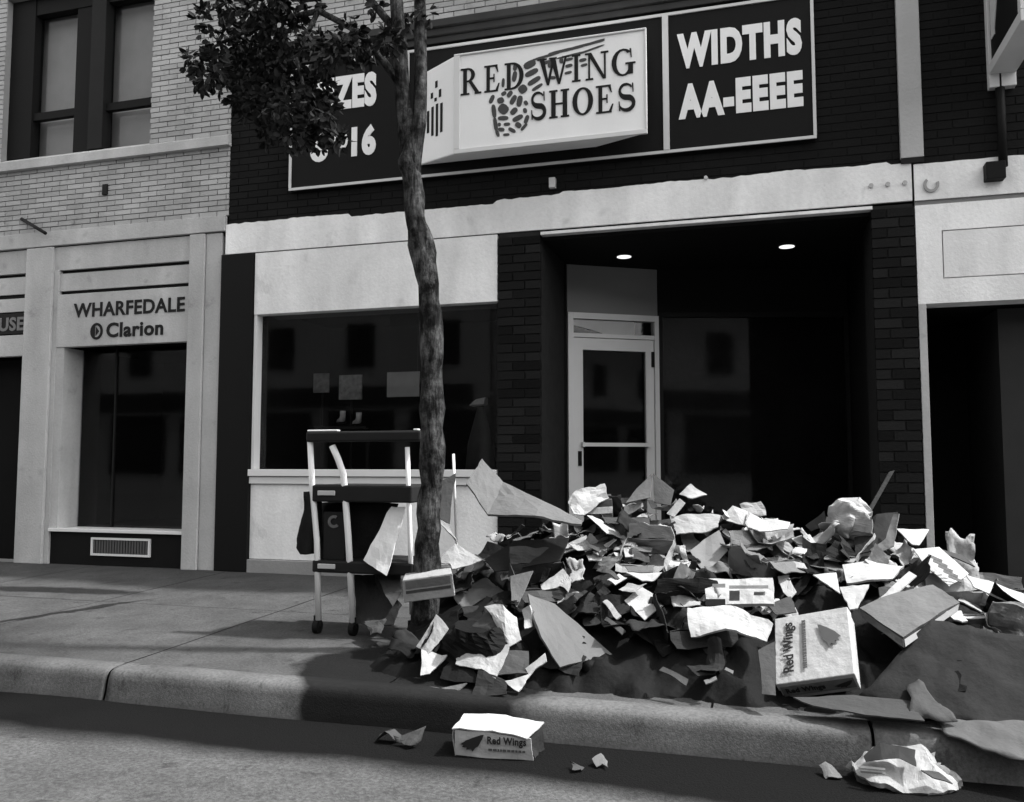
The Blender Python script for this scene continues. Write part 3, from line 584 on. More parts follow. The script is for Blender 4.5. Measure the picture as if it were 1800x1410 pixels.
# ================================================================ things in the display window
def disp(o, label, cat): return tag(o, label, cat)
p0, p1 = F(682, 655, .5), F(738, 697, .5)
e = disp(MB().box(p0.x, p1.x, .48, .5, p1.z, p0.z).build('price_card', mat('price_card', .22, .8, .3, 6)), 'pale blank card hanging behind the display window glass', 'card')
MB().box(p0.x+.02, p0.x+.024, .488, .492, p0.z, 2.5).build('wire', DGREY, e); MB().box(p1.x-.024, p1.x-.02, .488, .492, p0.z, 2.5).build('wire', DGREY, e)
for (a, b, c, d, v, lab) in ((552, 657, 578, 690, .16, 'small dim picture card standing left in the display window'), (597, 660, 636, 702, .20, 'dim patterned picture card standing centre in the display window')):
    p0, p1 = F(a, b, .7), F(c, d, .7); r = empty('picture_card', ((p0.x+p1.x)/2, .7, .84)); tag(r, lab, 'card')
    MB().box(p0.x, p1.x, .69, .71, p1.z, p0.z).build('card', mat('card_%d' % a, v, .8, .8, 22), r); MB().tube([((p0.x+p1.x)/2, .72, .84), ((p0.x+p1.x)/2, .72, p1.z+.05)], .012, 6).build('stand', DGREY, r)
def shoe(x, y, z, rz, m, label, s=1.0):
    r = empty('boot', (x, y, z)); tag(r, label, 'boot')
    c, sn = math.cos(rz), math.sin(rz)
    T = lambda a, b, h: Vector((x + (a*c - b*sn)*s, y + (a*sn + b*c)*s, z + h*s))
    mb = MB(); rings = []
    st = [(-.08, .035, .0, .03), (-.08, .04, .03, .06)]
    path = [(T(-.06, 0, .20), .048), (T(-.06, 0, .12), .045), (T(-.04, 0, .07), .05), (T(.03, 0, .05), .045), (T(.10, 0, .04), .045), (T(.155, 0, .035), .028)]
    mb.tube([p for p, _ in path], [q*s for _, q in path], 10); mb.build('upper', m, r, smooth=True)
    mb = MB().prism([T(-.11, -.04, 0), T(.1, -.048, 0), T(.18, -.02, 0), T(.18, .02, 0), T(.1, .048, 0), T(-.11, .04, 0)], (0, 0, .025*s)); mb.build('sole', BLACK, r)
BOOT = mat('pale_leather', .34, .5, .3, 20)
for (px, py, lab) in ((600, 745, 'pale boot at the left end of the boots behind the handcart in the window'), (628, 748, 'pale boot right of another boot on the window display shelf')):
    p = F(px, py, .55); shoe(p.x, .55, p.z, 2.4, BOOT, lab, .62)
sh = F(613, 750, .55); r = tag(MB().box(sh.x-.3, sh.x+.25, .42, .75, sh.z-.03, sh.z-.001).build('display_shelf', DARKWALL), 'dark low display shelf carrying two boots behind the window', 'shelf')
for dx in (-.28, .21):
    MB().box(sh.x+dx, sh.x+dx+.03, .5, .53, .84, sh.z-.03).build('leg', DARKWALL, r)
# draped stand with a pale cap at the right of the window
p = F(845, 712, .4); b = F(845, 800, .4); r = empty('display_stand', (p.x, .4, .84)); tag(r, 'dark draped cone stand with pale cap in right of display window', 'stand')
MB().tube([(b.x, .4, .842), (b.x, .4, b.z+.1), (p.x, .4, p.z-.02)], [.15, .12, .03], 12).build('drape', mat('drape', .03, .9, .3, 9), r, smooth=True)
MB().hexa([(p.x-.10, .34, p.z-.01), (p.x+.05, .34, p.z+.0), (p.x+.05, .46, p.z), (p.x-.10, .46, p.z-.01), (p.x-.04, .36, p.z+.05), (p.x+.06, .36, p.z+.07), (p.x+.06, .44, p.z+.07), (p.x-.04, .44, p.z+.05)]).build('cap', PAPER2, r, bevel=.01)

# ================================================================ street tree
TY = -2.45
TR = tag(empty('street_tree', F(748, 1130, TY)), 'street tree with forked dark trunk and dense leaves before the store', 'tree')
tp = [((748, 1150), 26), ((748, 1080), 25), ((752, 960), 23), ((757, 850), 21), ((759, 720), 21), ((757, 600), 21.5), ((754, 500), 20), ((742, 430), 22), ((730, 380), 20), ((724, 320), 20), ((722, 270), 20), ((719, 225), 15), ((717, 195), 7)]
sc_ = lambda r: r / 1500 * 4.55
mb = MB(); pts = []; rr = []
for k in range(len(tp)-1):
    (a, ra), (b, rb) = tp[k], tp[k+1]
    for j in range(4):
        q = j/4; x = a[0]+(b[0]-a[0])*q; y = a[1]+(b[1]-a[1])*q; pts.append(F(x + 2.2*noise.noise(Vector((y*.03, 2, 0))), y, TY)); rr.append(sc_((ra+(rb-ra)*q)*(1+.07*noise.noise(Vector((y*.05, 9, 0))))))
pts.append(F(*tp[-1][0], TY)); rr.append(sc_(tp[-1][1]*.9))
def bumpy(mb, amt, fr):
    for v in mb.v: v += Vector((noise.noise(v*fr), noise.noise(v*fr + Vector((9, 0, 0))), noise.noise(v*fr + Vector((0, 9, 0))))) * amt
mb.tube(pts, rr, 20); bumpy(mb, .022, 6); bumpy(mb, .012, 13); bumpy(mb, .006, 34); mb.build('trunk', BARK, TR, smooth=True)
limbs = []
def limb(pp, rads):
    P = [F(x, y, Y) for (x, y, Y) in pp]; m_ = MB().tube(P, [sc_(r) for r in rads], 9); bumpy(m_, .008, 12); m_.build('limb', BARK, TR, smooth=True); limbs.append(P)
limb([(725, 345, TY), (717, 270, TY), (709, 200, TY), (704, 100, TY), (696, 0, TY), (684, -140, TY-.05), (650, -320, TY-.2)], [15, 16, 14.5, 14.5, 13, 11, 7])
limb([(725, 340, TY), (729, 275, TY), (737, 215, TY), (740, 130, TY+.05), (738, 0, TY+.1), (750, -160, TY+.2), (790, -330, TY+.3)], [14, 15, 14, 13.5, 13, 10, 6])
limb([(706, 150, TY), (640, 60, TY-.1), (560, 20, TY-.15), (470, 40, TY-.2), (400, 70, TY-.25), (350, 95, TY-.25)], [9, 7, 6, 5, 3.5, 2])
limb([(700, 60, TY), (600, -60, TY+.2), (500, -120, TY+.3), (400, -130, TY+.4)], [9, 7, 5, 3])
limb([(560, 20, TY-.15), (520, 100, TY-.2), (540, 180, TY-.2), (575, 230, TY-.2)], [5, 4, 3, 2])
limb([(738, 0, TY+.1), (800, -120, TY), (880, -230, TY)], [9, 6, 3])
# leaves: small blades gathered in sprays
mb = MB(); rl = random.Random(3)
def leaf(c, d, s):
    d = d.normalized(); sd_ = d.orthogonal().normalized(); sd_.rotate(Matrix.Rotation(rl.uniform(0, 6.28), 3, d)); up = d.cross(sd_)
    L = s; W_ = s*.24; i = len(mb.v)
    mb.v += [c, c + d*L*.35 + sd_*W_ + up*W_*.25, c + d*L*.75 + sd_*W_*.8 + up*W_*.1, c + d*L, c + d*L*.75 - sd_*W_*.8 + up*W_*.1, c + d*L*.35 - sd_*W_ + up*W_*.25]
    mb.f += [(i, i+1, i+2, i+3), (i, i+3, i+4, i+5)]
def spray(c, R_, n, s=.060):
    for _ in range(n):
        while True:
            o = Vector((rl.uniform(-1, 1), rl.uniform(-1, 1), rl.uniform(-1, 1)))
            if o.length < 1: break
        tw = c + o*R_; dd = (o + Vector((rl.uniform(-.6, .6), rl.uniform(-.6, .6), rl.uniform(-.9, .2))))
        for q in range(4):
            d = dd.normalized() + Vector((rl.uniform(-.9, .9), rl.uniform(-.9, .9), rl.uniform(-.7, .5))); leaf(tw, d, s*rl.uniform(.65, 1.2))
clu = [(345,108,26,34),(372,125,34,60),(350,140,22,30),(395,135,30,50),(400,90,30,40),(330,100,10,8),(385,60,34,50),(415,25,34,60),(460,20,40,80),(455,80,45,110),(500,50,40,80),(440,130,45,110),(490,120,45,110),(500,180,45,100),(545,150,40,90),(540,210,36,70),(565,190,24,44),(572,232,22,60),(598,246,15,36),(555,255,14,26),(560,160,30,50),(560,90,34,60),(600,85,30,40),(635,85,26,30),(665,90,18,16),(545,15,20,20),(615,55,22,24),(685,70,22,26),(655,8,14,8),(505,8,30,40),(360,30,20,22),(395,10,20,30),(722,40,20,16),(750,22,12,8),(480,225,30,60),(450,190,34,70),(515,240,26,46),(430,170,30,60)]
for (x, y, r, n) in clu:
  n = n*(.62 if x < 425 else .5 if y > 170 else .85)
  spray(F(x, y, TY + rl.uniform(-.35, .25)), sc_(r)*1.15, int(n*1.0))
for _ in range(110):   # the crown above the picture
    x = rl.uniform(280, 1050); y = rl.uniform(-560, -150); 
    if ((x-660)/420)**2 + ((y+260)/270)**2 < 1: spray(F(x, y, TY + rl.uniform(-.9, .9)), .26, 26)
mb.build('crown', LEAF, TR)

# ================================================================ stock cart by the tree
A = G(560, 1108, ground(-2.2)); CY0, CY1 = -2.2, -1.84
CT = tag(empty('stock_cart', A), 'four-post metal stock cart with dark shelves standing left of the tree', 'cart')
def post(pp, r=.019): MB().tube(pp, r, 10).build('post', CHROME, CT, smooth=True)
gz = ground(-2.0)
post([F(560, 1090, CY0), F(557, 950, CY0), F(549, 860, CY0), F(545, 772, CY0)])
post([F(621, 1098, CY0), F(612, 940, CY0), F(606, 860, CY0), F(603, 832, CY0), F(594, 806, CY0), F(584, 784, CY0)], .021)
post([F(724, 1080, CY0), F(721, 950, CY0), F(718, 860, CY0), F(716, 786, CY0)], .015)
post([F(806, 1075, CY1), F(802, 940, CY1), F(799, 860, CY1), F(797, 798, CY1)], .009)
zt = F(640, 768, CY0).z; xa, xb = F(545, 772, CY0).x, F(742, 772, CY0).x
rail = bx('top_rail', DGREY, CT, xa-.015, xb, CY0-.03, CY0+.03, zt-.03, zt+.035, .012)
bx('grip', CHROME, rail, xa-.01, xa+.2, CY0-.02, CY0+.02, zt+.036, zt+.046, .004); bx('grip', CHROME, rail, xb-.05, xb-.02, CY0-.02, CY0+.02, zt+.036, zt+.046, .004)
for (py, hh) in ((868, .105), (998, .075)):
    z = F(640, py, CY0).z; a = F(556, py, CY0).x; b = F(721, py, CY0).x
    shf = bx('shelf', DGREY, CT, a-.02, b+.02, CY0-.022, CY1+.04, z-hh/2, z+hh/2, .012)
    p0 = F(562, py+2, CY0); bx('bracket', mat('bracket_metal', .42, .5), shf, p0.x+.0, p0.x+.12, CY0-.032, CY0-.0225, z-.012, z+.018, .004)
p0, p1 = F(566, 900, CY0), F(602, 985, CY0); pnl = bx('side_panel', DGREY, CT, p0.x, p1.x, CY0+.025, CY0+.04, p1.z, p0.z)
mb = MB()
for q in _ring(0, 0, (.042, .04), (.024, .022), 60, 320, 12): mb.prism([((p0.x+p1.x)/2 + u[0], CY0+.018, p0.z-.06+u[1]) for u in q], (0, .006, 0))
mb.build('latch', mat('latch_metal', .10, .6, .5, 30), pnl)
for (px, py, Y) in ((558, 1108, CY0), (621, 1106, CY0), (724, 1096, CY0), (806, 1080, CY1)):
    c = F(px, py-14, Y); g_ = ground(Y); r_ = .042; wh = MB().tube([(c.x-.016, Y, g_+r_), (c.x+.016, Y, g_+r_)], r_, 16).build('wheel', RUBBER, CT); bx('fork', DGREY, wh, c.x-.022, c.x+.022, Y-.012, Y+.012, g_+r_, g_+.11, .003)
# dark sack hung on the cart's left end, dark sack on its shelf
def lump(name, m, prof, Yc, dy, label, cat, amt=.02, parent=None):
    """a soft bag: outline given as (left px, right px, py) rows, rounded in depth"""
    mb = MB(); n = 30; fine_ = []
    for A_, B_ in zip(prof, prof[1:]):
        for k in range(4): fine_.append(tuple(A_[i] + (B_[i] - A_[i])*k/4 for i in range(3)))
    prof = fine_ + [prof[-1]]
    for (l, r, y) in prof:
        a, b = F(l, y, Yc), F(r, y, Yc); c = (a+b)/2; h = (b-a).length/2
        for k in range(n):
            q = 2*math.pi*k/n; mb.v.append(c + Vector((math.cos(q)*h, math.sin(q)*dy, 0)))
    m_ = len(prof)
    for i in range(m_-1):
        for k in range(n): mb.f.append((i*n+k, (i+1)*n+k, (i+1)*n+(k+1) % n, i*n+(k+1) % n))
    mb.f.append(tuple(range(n))); mb.f.append(tuple((m_-1)*n+k for k in reversed(range(n)))); bumpy(mb, amt, 7)
    for q in mb.v: q += Vector((noise.noise(q*3), -1, .4)) * (abs(noise.noise(q*13)) - .2) * amt * 1.6
    o = mb.build(name, m, parent, smooth=amt < .02); return tag(o, label, cat) if label else o
lump('sack', mat('black_cloth', .012, .9, .3, 8, .4, 20), [(543,556,864),(540,560,874),(538,562,895),(533,562,920),(526,562,945),(526,560,962),(532,556,972)], CY0+.06, .09, 'black cloth sack hanging from the left end of the cart', 'sack', .008)
lump('sack', mat('black_cloth', .012), [(566,700,884),(562,694,900),(562,688,915),(562,682,940),(562,660,965),(562,645,985)], -1.97, .10, 'bulky black sack sitting on the lower shelf of the cart', 'sack', .012)

# ================================================================ the heap of ruined cartons on the pavement
RID = [F(x, y, -1.75) for (x, y) in ((770, 1060), (800, 985), (860, 945), (940, 930), (1030, 915), (1130, 895), (1250, 905), (1380, 925), (1500, 930), (1580, 955), (1650, 990), (1730, 1040), (1830, 1080), (1950, 1130))]
def ridge(x):
    if x <= RID[0].x: return max(0.0, RID[0].z - (RID[0].x - x) * 1.6)
    for a, b in zip(RID, RID[1:]):
        if x <= b.x: return a.z + (b.z - a.z) * (x - a.x) / (b.x - a.x)
    return RID[-1].z
def heap(x, y):
    if y < -3.16: return -9
    if y < -1.75: t_ = max(0.0, (y + 3.10) / 1.35); p = t_ ** 0.85
    else: p = max(0.0, 1 - (y + 1.75) / 0.85)
    return ground(y) + max(0.0, ridge(x)) * p
def S(px, py, lift=0.05):
    """the point where a sight line first meets the heap, pavement, kerb or road"""
    d = ray(px, py); d = d / d.y; Y = -3.9
    while Y < -.9:
        p = CAM + d * (Y + 7.0)
        h = -.215 if Y < -3.29 else (-.06 if Y < -3.12 else heap(p.x, Y))
        if p.z <= h: break
        Y += .01
    return p - d.normalized() * lift
def pt(q, lift=.05):
    if len(q) == 2: return S(q[0], q[1], lift)
    p = F(*q); out = .13 if -2.8 < q[2] < -1.5 and q[0] > 930 else .05 if q[2] > -2.9 else 0.0   # clear of the scraps beneath
    return p + (CAM - p).normalized() * out
def cr(q):
    return (abs(noise.noise(q)) - .22)*1.5 + (abs(noise.noise(q*2.3 + Vector((4, 4, 4)))) - .22)*.8
def loft(top, bot, nv=4, nu=3, crump=.012, thick=.006, sag=0.0, seed=0):
    """a creased sheet between two polylines, with real thickness"""
    T, B = [], []
    for P, O in ((top, T), (bot, B)):
        for a, b in zip(P, P[1:]):
            for k in range(nu): O.append(a.lerp(b, k/nu))
        O.append(P[-1])
    m_ = len(T); mb = MB(); rows = nv + 1; up = []
    for i in range(m_):
        for j in range(rows):
            p = T[i].lerp(B[i], j/nv); q = Vector((p.x*6 + seed, p.y*6, p.z*6)); edge = 1.0
            p = p + Vector((cr(q), cr(q + Vector((7, 0, 0))), cr(q + Vector((0, 7, 0))))) * crump + Vector((0, 0, -sag*math.sin(math.pi*j/nv)))
            up.append(p)
    nrm = []
    for i in range(m_):
        for j in range(rows):
            a = up[min(i+1, m_-1)*rows + j] - up[max(i-1, 0)*rows + j]; b = up[i*rows + min(j+1, nv)] - up[i*rows + max(j-1, 0)]
            n_ = b.cross(a); n_ = n_.normalized() if n_.length > 1e-9 else Vector((0, 0, 1)); nrm.append(n_ if n_.dot(CAM - up[i*rows+j]) > 0 else -n_)
    mb.v = up + [p - n_*thick for p, n_ in zip(up, nrm)]; N = len(up)
    for i in range(m_-1):
        for j in range(nv):
            a, b, c, d = i*rows+j, (i+1)*rows+j, (i+1)*rows+j+1, i*rows+j+1
            mb.f += [(a, b, c, d), (N+d, N+c, N+b, N+a)]
    loop = [i*rows for i in range(m_)] + [(m_-1)*rows + j for j in range(1, rows)] + [i*rows + nv for i in range(m_-2, -1, -1)] + [j for j in range(nv-1, 0, -1)]
    for a, b in zip(loop, loop[1:] + loop[:1]): mb.f.append((a, N+a, N+b, b))
    return mb
def sheet(name, m, top, bot, label, cat, crump=.012, thick=.006, lift=.05, parent=None, sag=0.0, nv=7, nu=5, smooth=False):
    o = loft([pt(q, lift) for q in top], [pt(q, lift) for q in bot], nv, nu, crump, thick, sag, seed=top[0][0]*.37).build(name, m, parent, smooth=smooth)
    return tag(o, label, cat) if label else o
# soaked mass underneath everything
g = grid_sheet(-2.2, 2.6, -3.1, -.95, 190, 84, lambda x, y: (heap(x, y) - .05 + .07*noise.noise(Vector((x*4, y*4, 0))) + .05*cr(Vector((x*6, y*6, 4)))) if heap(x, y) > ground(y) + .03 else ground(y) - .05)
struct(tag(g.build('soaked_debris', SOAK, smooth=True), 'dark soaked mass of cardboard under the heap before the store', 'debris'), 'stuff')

# filler pieces: every one its own thing
rf = random.Random(21)
def filler(x, y, size, asp, m, name, label, cat, group, fold, tilt=.5, lift=.0, crump=.012, thick=.004):
    e = .04; nrm = Vector((-(heap(x+e, y) - heap(x-e, y))/(2*e), -(heap(x, y+e) - heap(x, y-e))/(2*e), 1)).normalized()
    nrm = (nrm + Vector((rf.uniform(-1, 1), rf.uniform(-1, .6), rf.uniform(-.3, .3))) * tilt).normalized()
    a = nrm.orthogonal().normalized(); a.rotate(Matrix.Rotation(rf.uniform(0, 6.28), 3, nrm)); b = nrm.cross(a)
    c = Vector((x, y, max(heap(x, y), ground(y)) + .01 + lift)); hw, hh = size/2, size*asp/2
    nu, nv = (17, 12) if crump > .02 else (9, 6); k = rf.uniform(-.5, .5); curl = rf.choice((0, 0, rf.uniform(-.5, .5), rf.uniform(.4, 1.1))); sd_ = rf.uniform(0, 90); taper = rf.uniform(.35, 1.1); skew = rf.uniform(-.4, .4); ragl = rf.choice((.0, .04, .10))
    up = []
    for i in range(nu):
        for j in range(nv):
            p, q = -1 + 2*i/(nu-1), -1 + 2*j/(nv-1)
            w = 1 + (taper-1)*(p+1)/2; q2 = q*w + skew*p + ragl*noise.noise(Vector((p*3, q*5, sd_))); p2 = p + ragl*2*noise.noise(Vector((q*3, p*4, sd_+5)))
            hgt = abs(p - k)*math.tan(fold)*hw*.8 + curl*hw*.5*p*p + curl*.3*hh*q*q*(1 if sd_ > 45 else -1)
            pos = c + a*p2*hw + b*q2*hh + nrm*hgt; qq = Vector((pos.x*9 + sd_, pos.y*9, pos.z*9))
            pos += nrm*cr(qq*.8)*crump*1.3 + a*noise.noise(qq*1.7)*crump*.5 + b*noise.noise(qq*1.9 + Vector((3, 0, 0)))*crump*.5; up.append(pos)
    lo = min(p.z - ground(p.y) for p in up)
    if lo < .006:
        for p in up: p.z += .006 - lo
    mb = MB(); mb.v = up + [p - nrm*thick for p in up]; N = len(up)
    for i in range(nu-1):
        for j in range(nv-1):
            A_, B_, C_, D_ = i*nv+j, (i+1)*nv+j, (i+1)*nv+j+1, i*nv+j+1; mb.f += [(A_, B_, C_, D_), (N+D_, N+C_, N+B_, N+A_)]
    loop = [i*nv for i in range(nu)] + [(nu-1)*nv + j for j in range(1, nv)] + [i*nv + nv-1 for i in range(nu-2, -1, -1)] + [j for j in range(nv-2, 0, -1)]
    for A_, B_ in zip(loop, loop[1:] + loop[:1]): mb.f.append((A_, N+A_, N+B_, B_))
    o = mb.build(name, m, smooth=crump > .02); tag(o, label, cat, group); return o
KINDS = [('cardboard_scrap', SOAK, 'soaked black cardboard', 'cardboard', .26), ('cardboard_scrap', DARKC, 'dark grey cardboard', 'cardboard', .20), ('cardboard_scrap', CARD2, 'mid grey cardboard', 'cardboard', .17),
         ('cardboard_scrap', CARD, 'pale grey cardboard', 'cardboard', .13), ('paper_scrap', PAPER2, 'soiled white card', 'paper', .14), ('paper_scrap', PAPER, 'clean white card', 'paper', .10)]
placed = 0
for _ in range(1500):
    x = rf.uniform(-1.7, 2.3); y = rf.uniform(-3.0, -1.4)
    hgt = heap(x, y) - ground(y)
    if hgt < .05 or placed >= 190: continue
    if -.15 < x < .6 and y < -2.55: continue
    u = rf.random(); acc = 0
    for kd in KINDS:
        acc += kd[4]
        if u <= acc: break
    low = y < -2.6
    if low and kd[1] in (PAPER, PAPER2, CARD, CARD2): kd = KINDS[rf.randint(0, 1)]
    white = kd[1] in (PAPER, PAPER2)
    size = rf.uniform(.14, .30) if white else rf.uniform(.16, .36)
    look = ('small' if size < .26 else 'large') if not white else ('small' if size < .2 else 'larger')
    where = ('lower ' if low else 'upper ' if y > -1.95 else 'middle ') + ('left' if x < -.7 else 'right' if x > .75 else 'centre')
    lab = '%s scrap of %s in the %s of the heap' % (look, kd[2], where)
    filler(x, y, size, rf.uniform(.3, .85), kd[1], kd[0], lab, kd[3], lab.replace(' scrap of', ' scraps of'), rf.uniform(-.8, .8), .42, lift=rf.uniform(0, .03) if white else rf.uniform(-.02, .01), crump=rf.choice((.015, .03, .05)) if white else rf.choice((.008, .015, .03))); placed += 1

small = 0
for _ in range(900):
    x = rf.uniform(-1.4, 2.1); y = rf.uniform(-2.6, -1.5)
    if heap(x, y) - ground(y) < .15 or small >= 90 or (-.15 < x < .6 and y < -2.4): continue
    kd = rf.choices(KINDS, (1, 2, 3, 3, 5, 5))[0]; size = rf.uniform(.07, .14)
    where = ('upper ' if y > -1.9 else 'middle ') + ('left' if x < -.7 else 'right' if x > .75 else 'centre'); lab = 'tiny crumpled bit of %s in the %s of the heap' % (kd[2], where)
    filler(x, y, size, rf.uniform(.4, .9), kd[1], kd[0], lab, kd[3], lab.replace('bit', 'bits'), rf.uniform(-.9, .9), .6, lift=rf.uniform(.03, .07), crump=rf.choice((.015, .03))); small += 1
# torn open cartons
def open_carton(x, y, dims, yaw, tilt, m, label):
    W_, L, H = dims; c = Vector((x, y, heap(x, y) - .07)); R_ = Matrix.Rotation(yaw, 3, 'Z') @ Matrix.Rotation(tilt, 3, 'X')
    r = tag(empty('open_carton', c), label, 'carton'); P = lambda a, b, h: c + R_ @ Vector((a*W_/2, b*L/2, h*H)); sd_ = x*17
    def pn(nm, m_, p, q, k=.018): loft([P(*t_) for t_ in p], [P(*t_) for t_ in q], 6, 6, k, .004, 0, seed=sd_ + len(r.children)*2.3).build(nm, m_, r)
    pn('wall', m, [(-1, -1, 1), (1, -1, 1)], [(-1, -1, 0), (1, -1, 0)]); pn('wall', m, [(1, -1, 1), (1, 1, 1)], [(1, -1, 0), (1, 1, 0)])
    pn('wall', m, [(1, 1, 1), (-1, 1, 1)], [(1, 1, 0), (-1, 1, 0)]); pn('wall', m, [(-1, 1, 1), (-1, -1, 1)], [(-1, 1, 0), (-1, -1, 0)]); pn('bottom', m, [(-1, 1, 0), (1, 1, 0)], [(-1, -1, 0), (1, -1, 0)])
    o1, o2 = rf.uniform(.3, .9), rf.uniform(-.1, .7)
    pn('flap', m, [(-1, -1, 1), (1, -1, 1)], [(-.9, -1 - o1, 1.25 - o1*.4), (.95, -1 - o1*.9, 1.2 - o1*.5)]); pn('flap', m, [(-.95, 1 + o2, 1.5), (.9, 1 + o2*.8, 1.45)], [(-1, 1, 1), (1, 1, 1)])
for (x, y, d_, yw_, tl_, m_, lab) in ((-1.2, -2.35, (.30, .24, .14), .5, .5, CARD2, 'dark grey torn carton left in the heap, under the big folded sheet'), (-.6, -2.15, (.28, .2, .12), -.3, .7, PAPER2, 'soiled white torn carton left of the heap centre'), (.0, -2.1, (.32, .24, .13), .9, .3, CARD, 'pale grey torn carton behind the printed lid'), (.45, -1.9, (.28, .22, .12), -.6, .6, PAPER2, 'soiled white torn carton high in the heap, left of the white bag'), (.95, -2.2, (.3, .22, .12), .3, .4, PAPER, 'white torn carton right of heap centre'),
        (1.5, -2.25, (.3, .24, .13), -.4, .5, CARD, 'pale grey torn carton near the right end of the heap'), (-.8, -1.8, (.28, .22, .13), .2, .2, CARD2, 'dark grey torn carton at the heap top before the door'), (.65, -2.45, (.26, .2, .1), .8, .6, CARD2, 'dark grey torn carton just above the printed shoe box'), (1.2, -1.8, (.28, .22, .12), -.2, .5, PAPER2, 'soiled white torn carton at the heap top by the right pier'), (-.35, -2.6, (.34, .26, .12), .4, .6, DARKC, 'nearly black torn carton low in the centre of the heap')): open_carton(x, y, d_, yw_, tl_, m_, lab)

# --- the pieces one can tell apart
SH = lambda *a, **k: sheet(*a, **k)
SH('cardboard_sheet', CARD, [(846,806,-1.62),(885,847,-1.75),(955,880,-1.95),(1025,916,-2.15)], [(820,850,-1.92),(858,904,-2.2),(940,907,-2.25),(1022,922,-2.22)], 'large grey folded cardboard sheet rising at upper left of the heap', 'cardboard', crump=.008, thick=.012)
SH('cardboard_sheet', mat('cardboard_lean', .085, .85, .15, 5, .1, 30, fine=.1), [(929,1044,-2.62),(975,1062,-2.55),(1076,1150,-2.72)], [(936,1076,-2.8),(952,1120,-2.92),(985,1173,-3.0)], 'grey cardboard sheet leaning at the heap front, right of the crushed carton', 'cardboard', crump=.006, thick=.012)
SH('paper_flap', CARD, [(897,1012,-2.5),(937,1004,-2.45)], [(900,1066,-2.72),(908,1070,-2.72)], 'pale triangular flap pointing down beside the tree', 'flap', crump=.004)
SH('paper_scrap', PAPER, [(918,1072,-2.75),(931,1064,-2.72)], [(920,1104,-2.85),(934,1102,-2.83)], 'small white scrap between triangular flap and leaning grey sheet', 'paper')
SH('white_card', PAPER, [(1098,1056),(1125,1029)], [(1133,1091),(1171,1060)], 'clean white square card lying in the middle of the heap', 'card', crump=.006)
SH('carton_piece', PAPER, [(1207,1068,-2.62),(1285,1065,-2.55),(1359,1096,-2.7)], [(1214,1120,-2.82),(1276,1108,-2.75),(1350,1127,-2.85)], 'long white carton panel bent in two, left of printed box', 'carton', crump=.014, thick=.01, nv=10, nu=8)
c_ = SH('printed_carton', PAPER, [(1240,1017,-2.35),(1300,1018,-2.33),(1358,1017,-2.35)], [(1240,1062,-2.48),(1300,1062,-2.48),(1362,1062,-2.5)], 'white printed carton lid above the bent white panel', 'carton', crump=.008, thick=.02)
for (a, b, c, d) in ((1252,1026,1275,1032),(1282,1029,1350,1034),(1282,1038,1300,1056),(1325,1040,1345,1046)): loft([pt((a, b, -2.50)), pt((c, b, -2.50))], [pt((a, d, -2.52)), pt((c, d, -2.52))], 2, 2, .002, .002).build('print', mat('faint_print', .08, .8, .5, 30), c_)
loft([pt((1240, 1053, -2.53)), pt((1275, 1053, -2.53))], [pt((1240, 1064, -2.55)), pt((1275, 1064, -2.55))], 1, 1, 0, .003).build('slot', BLACK, c_)
SH('flattened_cardboard', mat('cardboard_light', .18, .85, .12, 6, .1, 30, fine=.1), [(1213,968,-1.98),(1240,948,-1.92),(1264,932,-1.9)], [(1225,990,-2.05),(1240,1012,-2.12),(1279,968,-2.0)], 'light grey cardboard panel standing on edge at heap centre', 'cardboard', crump=.005)
SH('paper_curl', PAPER, [(1180,988,-2.1),(1205,985,-2.1),(1240,1012,-2.2)], [(1192,1000,-2.15),(1213,1022,-2.22),(1238,1026,-2.25)], 'white curled paper just below the light grey panel', 'paper', crump=.012)
SH('white_carton', PAPER, [(993,882,-1.72),(1012,860,-1.66),(1060,850,-1.62)], [(1005,905,-1.8),(1030,903,-1.8),(1072,873,-1.7)], 'crumpled white carton on the heap in front of the door', 'carton', crump=.02)
r = tag(MB().hexa([F(1030, 920, -1.88), F(1078, 916, -1.86), F(1078, 912, -1.70), F(1030, 914, -1.70), F(1031, 881, -1.85), F(1076, 878, -1.83), F(1074, 868, -1.68), F(1034, 871, -1.70)]).build('small_box', CARD2, bevel=.004), 'small square box with white label below the door frame', 'box')
loft([F(1033, 893, -1.872), F(1077, 890, -1.852)], [F(1033, 904, -1.882), F(1077, 902, -1.862)], 1, 2, .001, .002).build('box_label', PAPER, r)
SH('cardboard_peak', CARD, [(1118,860,-1.6),(1146,832,-1.55)], [(1100,884,-1.7),(1143,874,-1.7)], 'left half of the peaked grey cardboard right of the door', 'cardboard', crump=.005)
SH('cardboard_peak', CARD2, [(1147,832,-1.56),(1186,862,-1.6)], [(1150,884,-1.7),(1178,888,-1.72)], 'right half of the peaked cardboard right of the door', 'cardboard', crump=.005)
SH('paper_scrap', PAPER, [(1195,868,-1.62),(1214,850,-1.58)], [(1217,875,-1.68),(1242,868,-1.64)], 'white scrap topmost on the heap right of the cardboard peak', 'paper')
SH('carton_piece', PAPER2, [(1178,908,-1.78),(1215,903,-1.76),(1268,905,-1.76)], [(1190,942,-1.92),(1225,938,-1.92),(1262,928,-1.9)], 'speckled white carton panel high in the heap', 'carton', crump=.014)
SH('paper_strip', PAPER, [(1172,902,-1.75),(1195,876,-1.7)], [(1184,908,-1.8),(1205,884,-1.74)], 'narrow white strip standing above the speckled panel', 'paper', crump=.006)
SH('paper_strip', PAPER, [(1270,908,-1.75),(1288,888,-1.7),(1340,912,-1.78),(1388,917,-1.8)], [(1278,916,-1.8),(1305,922,-1.85),(1335,935,-1.9),(1385,929,-1.88)], 'long white paper sagging along the top of the heap', 'paper', crump=.008)
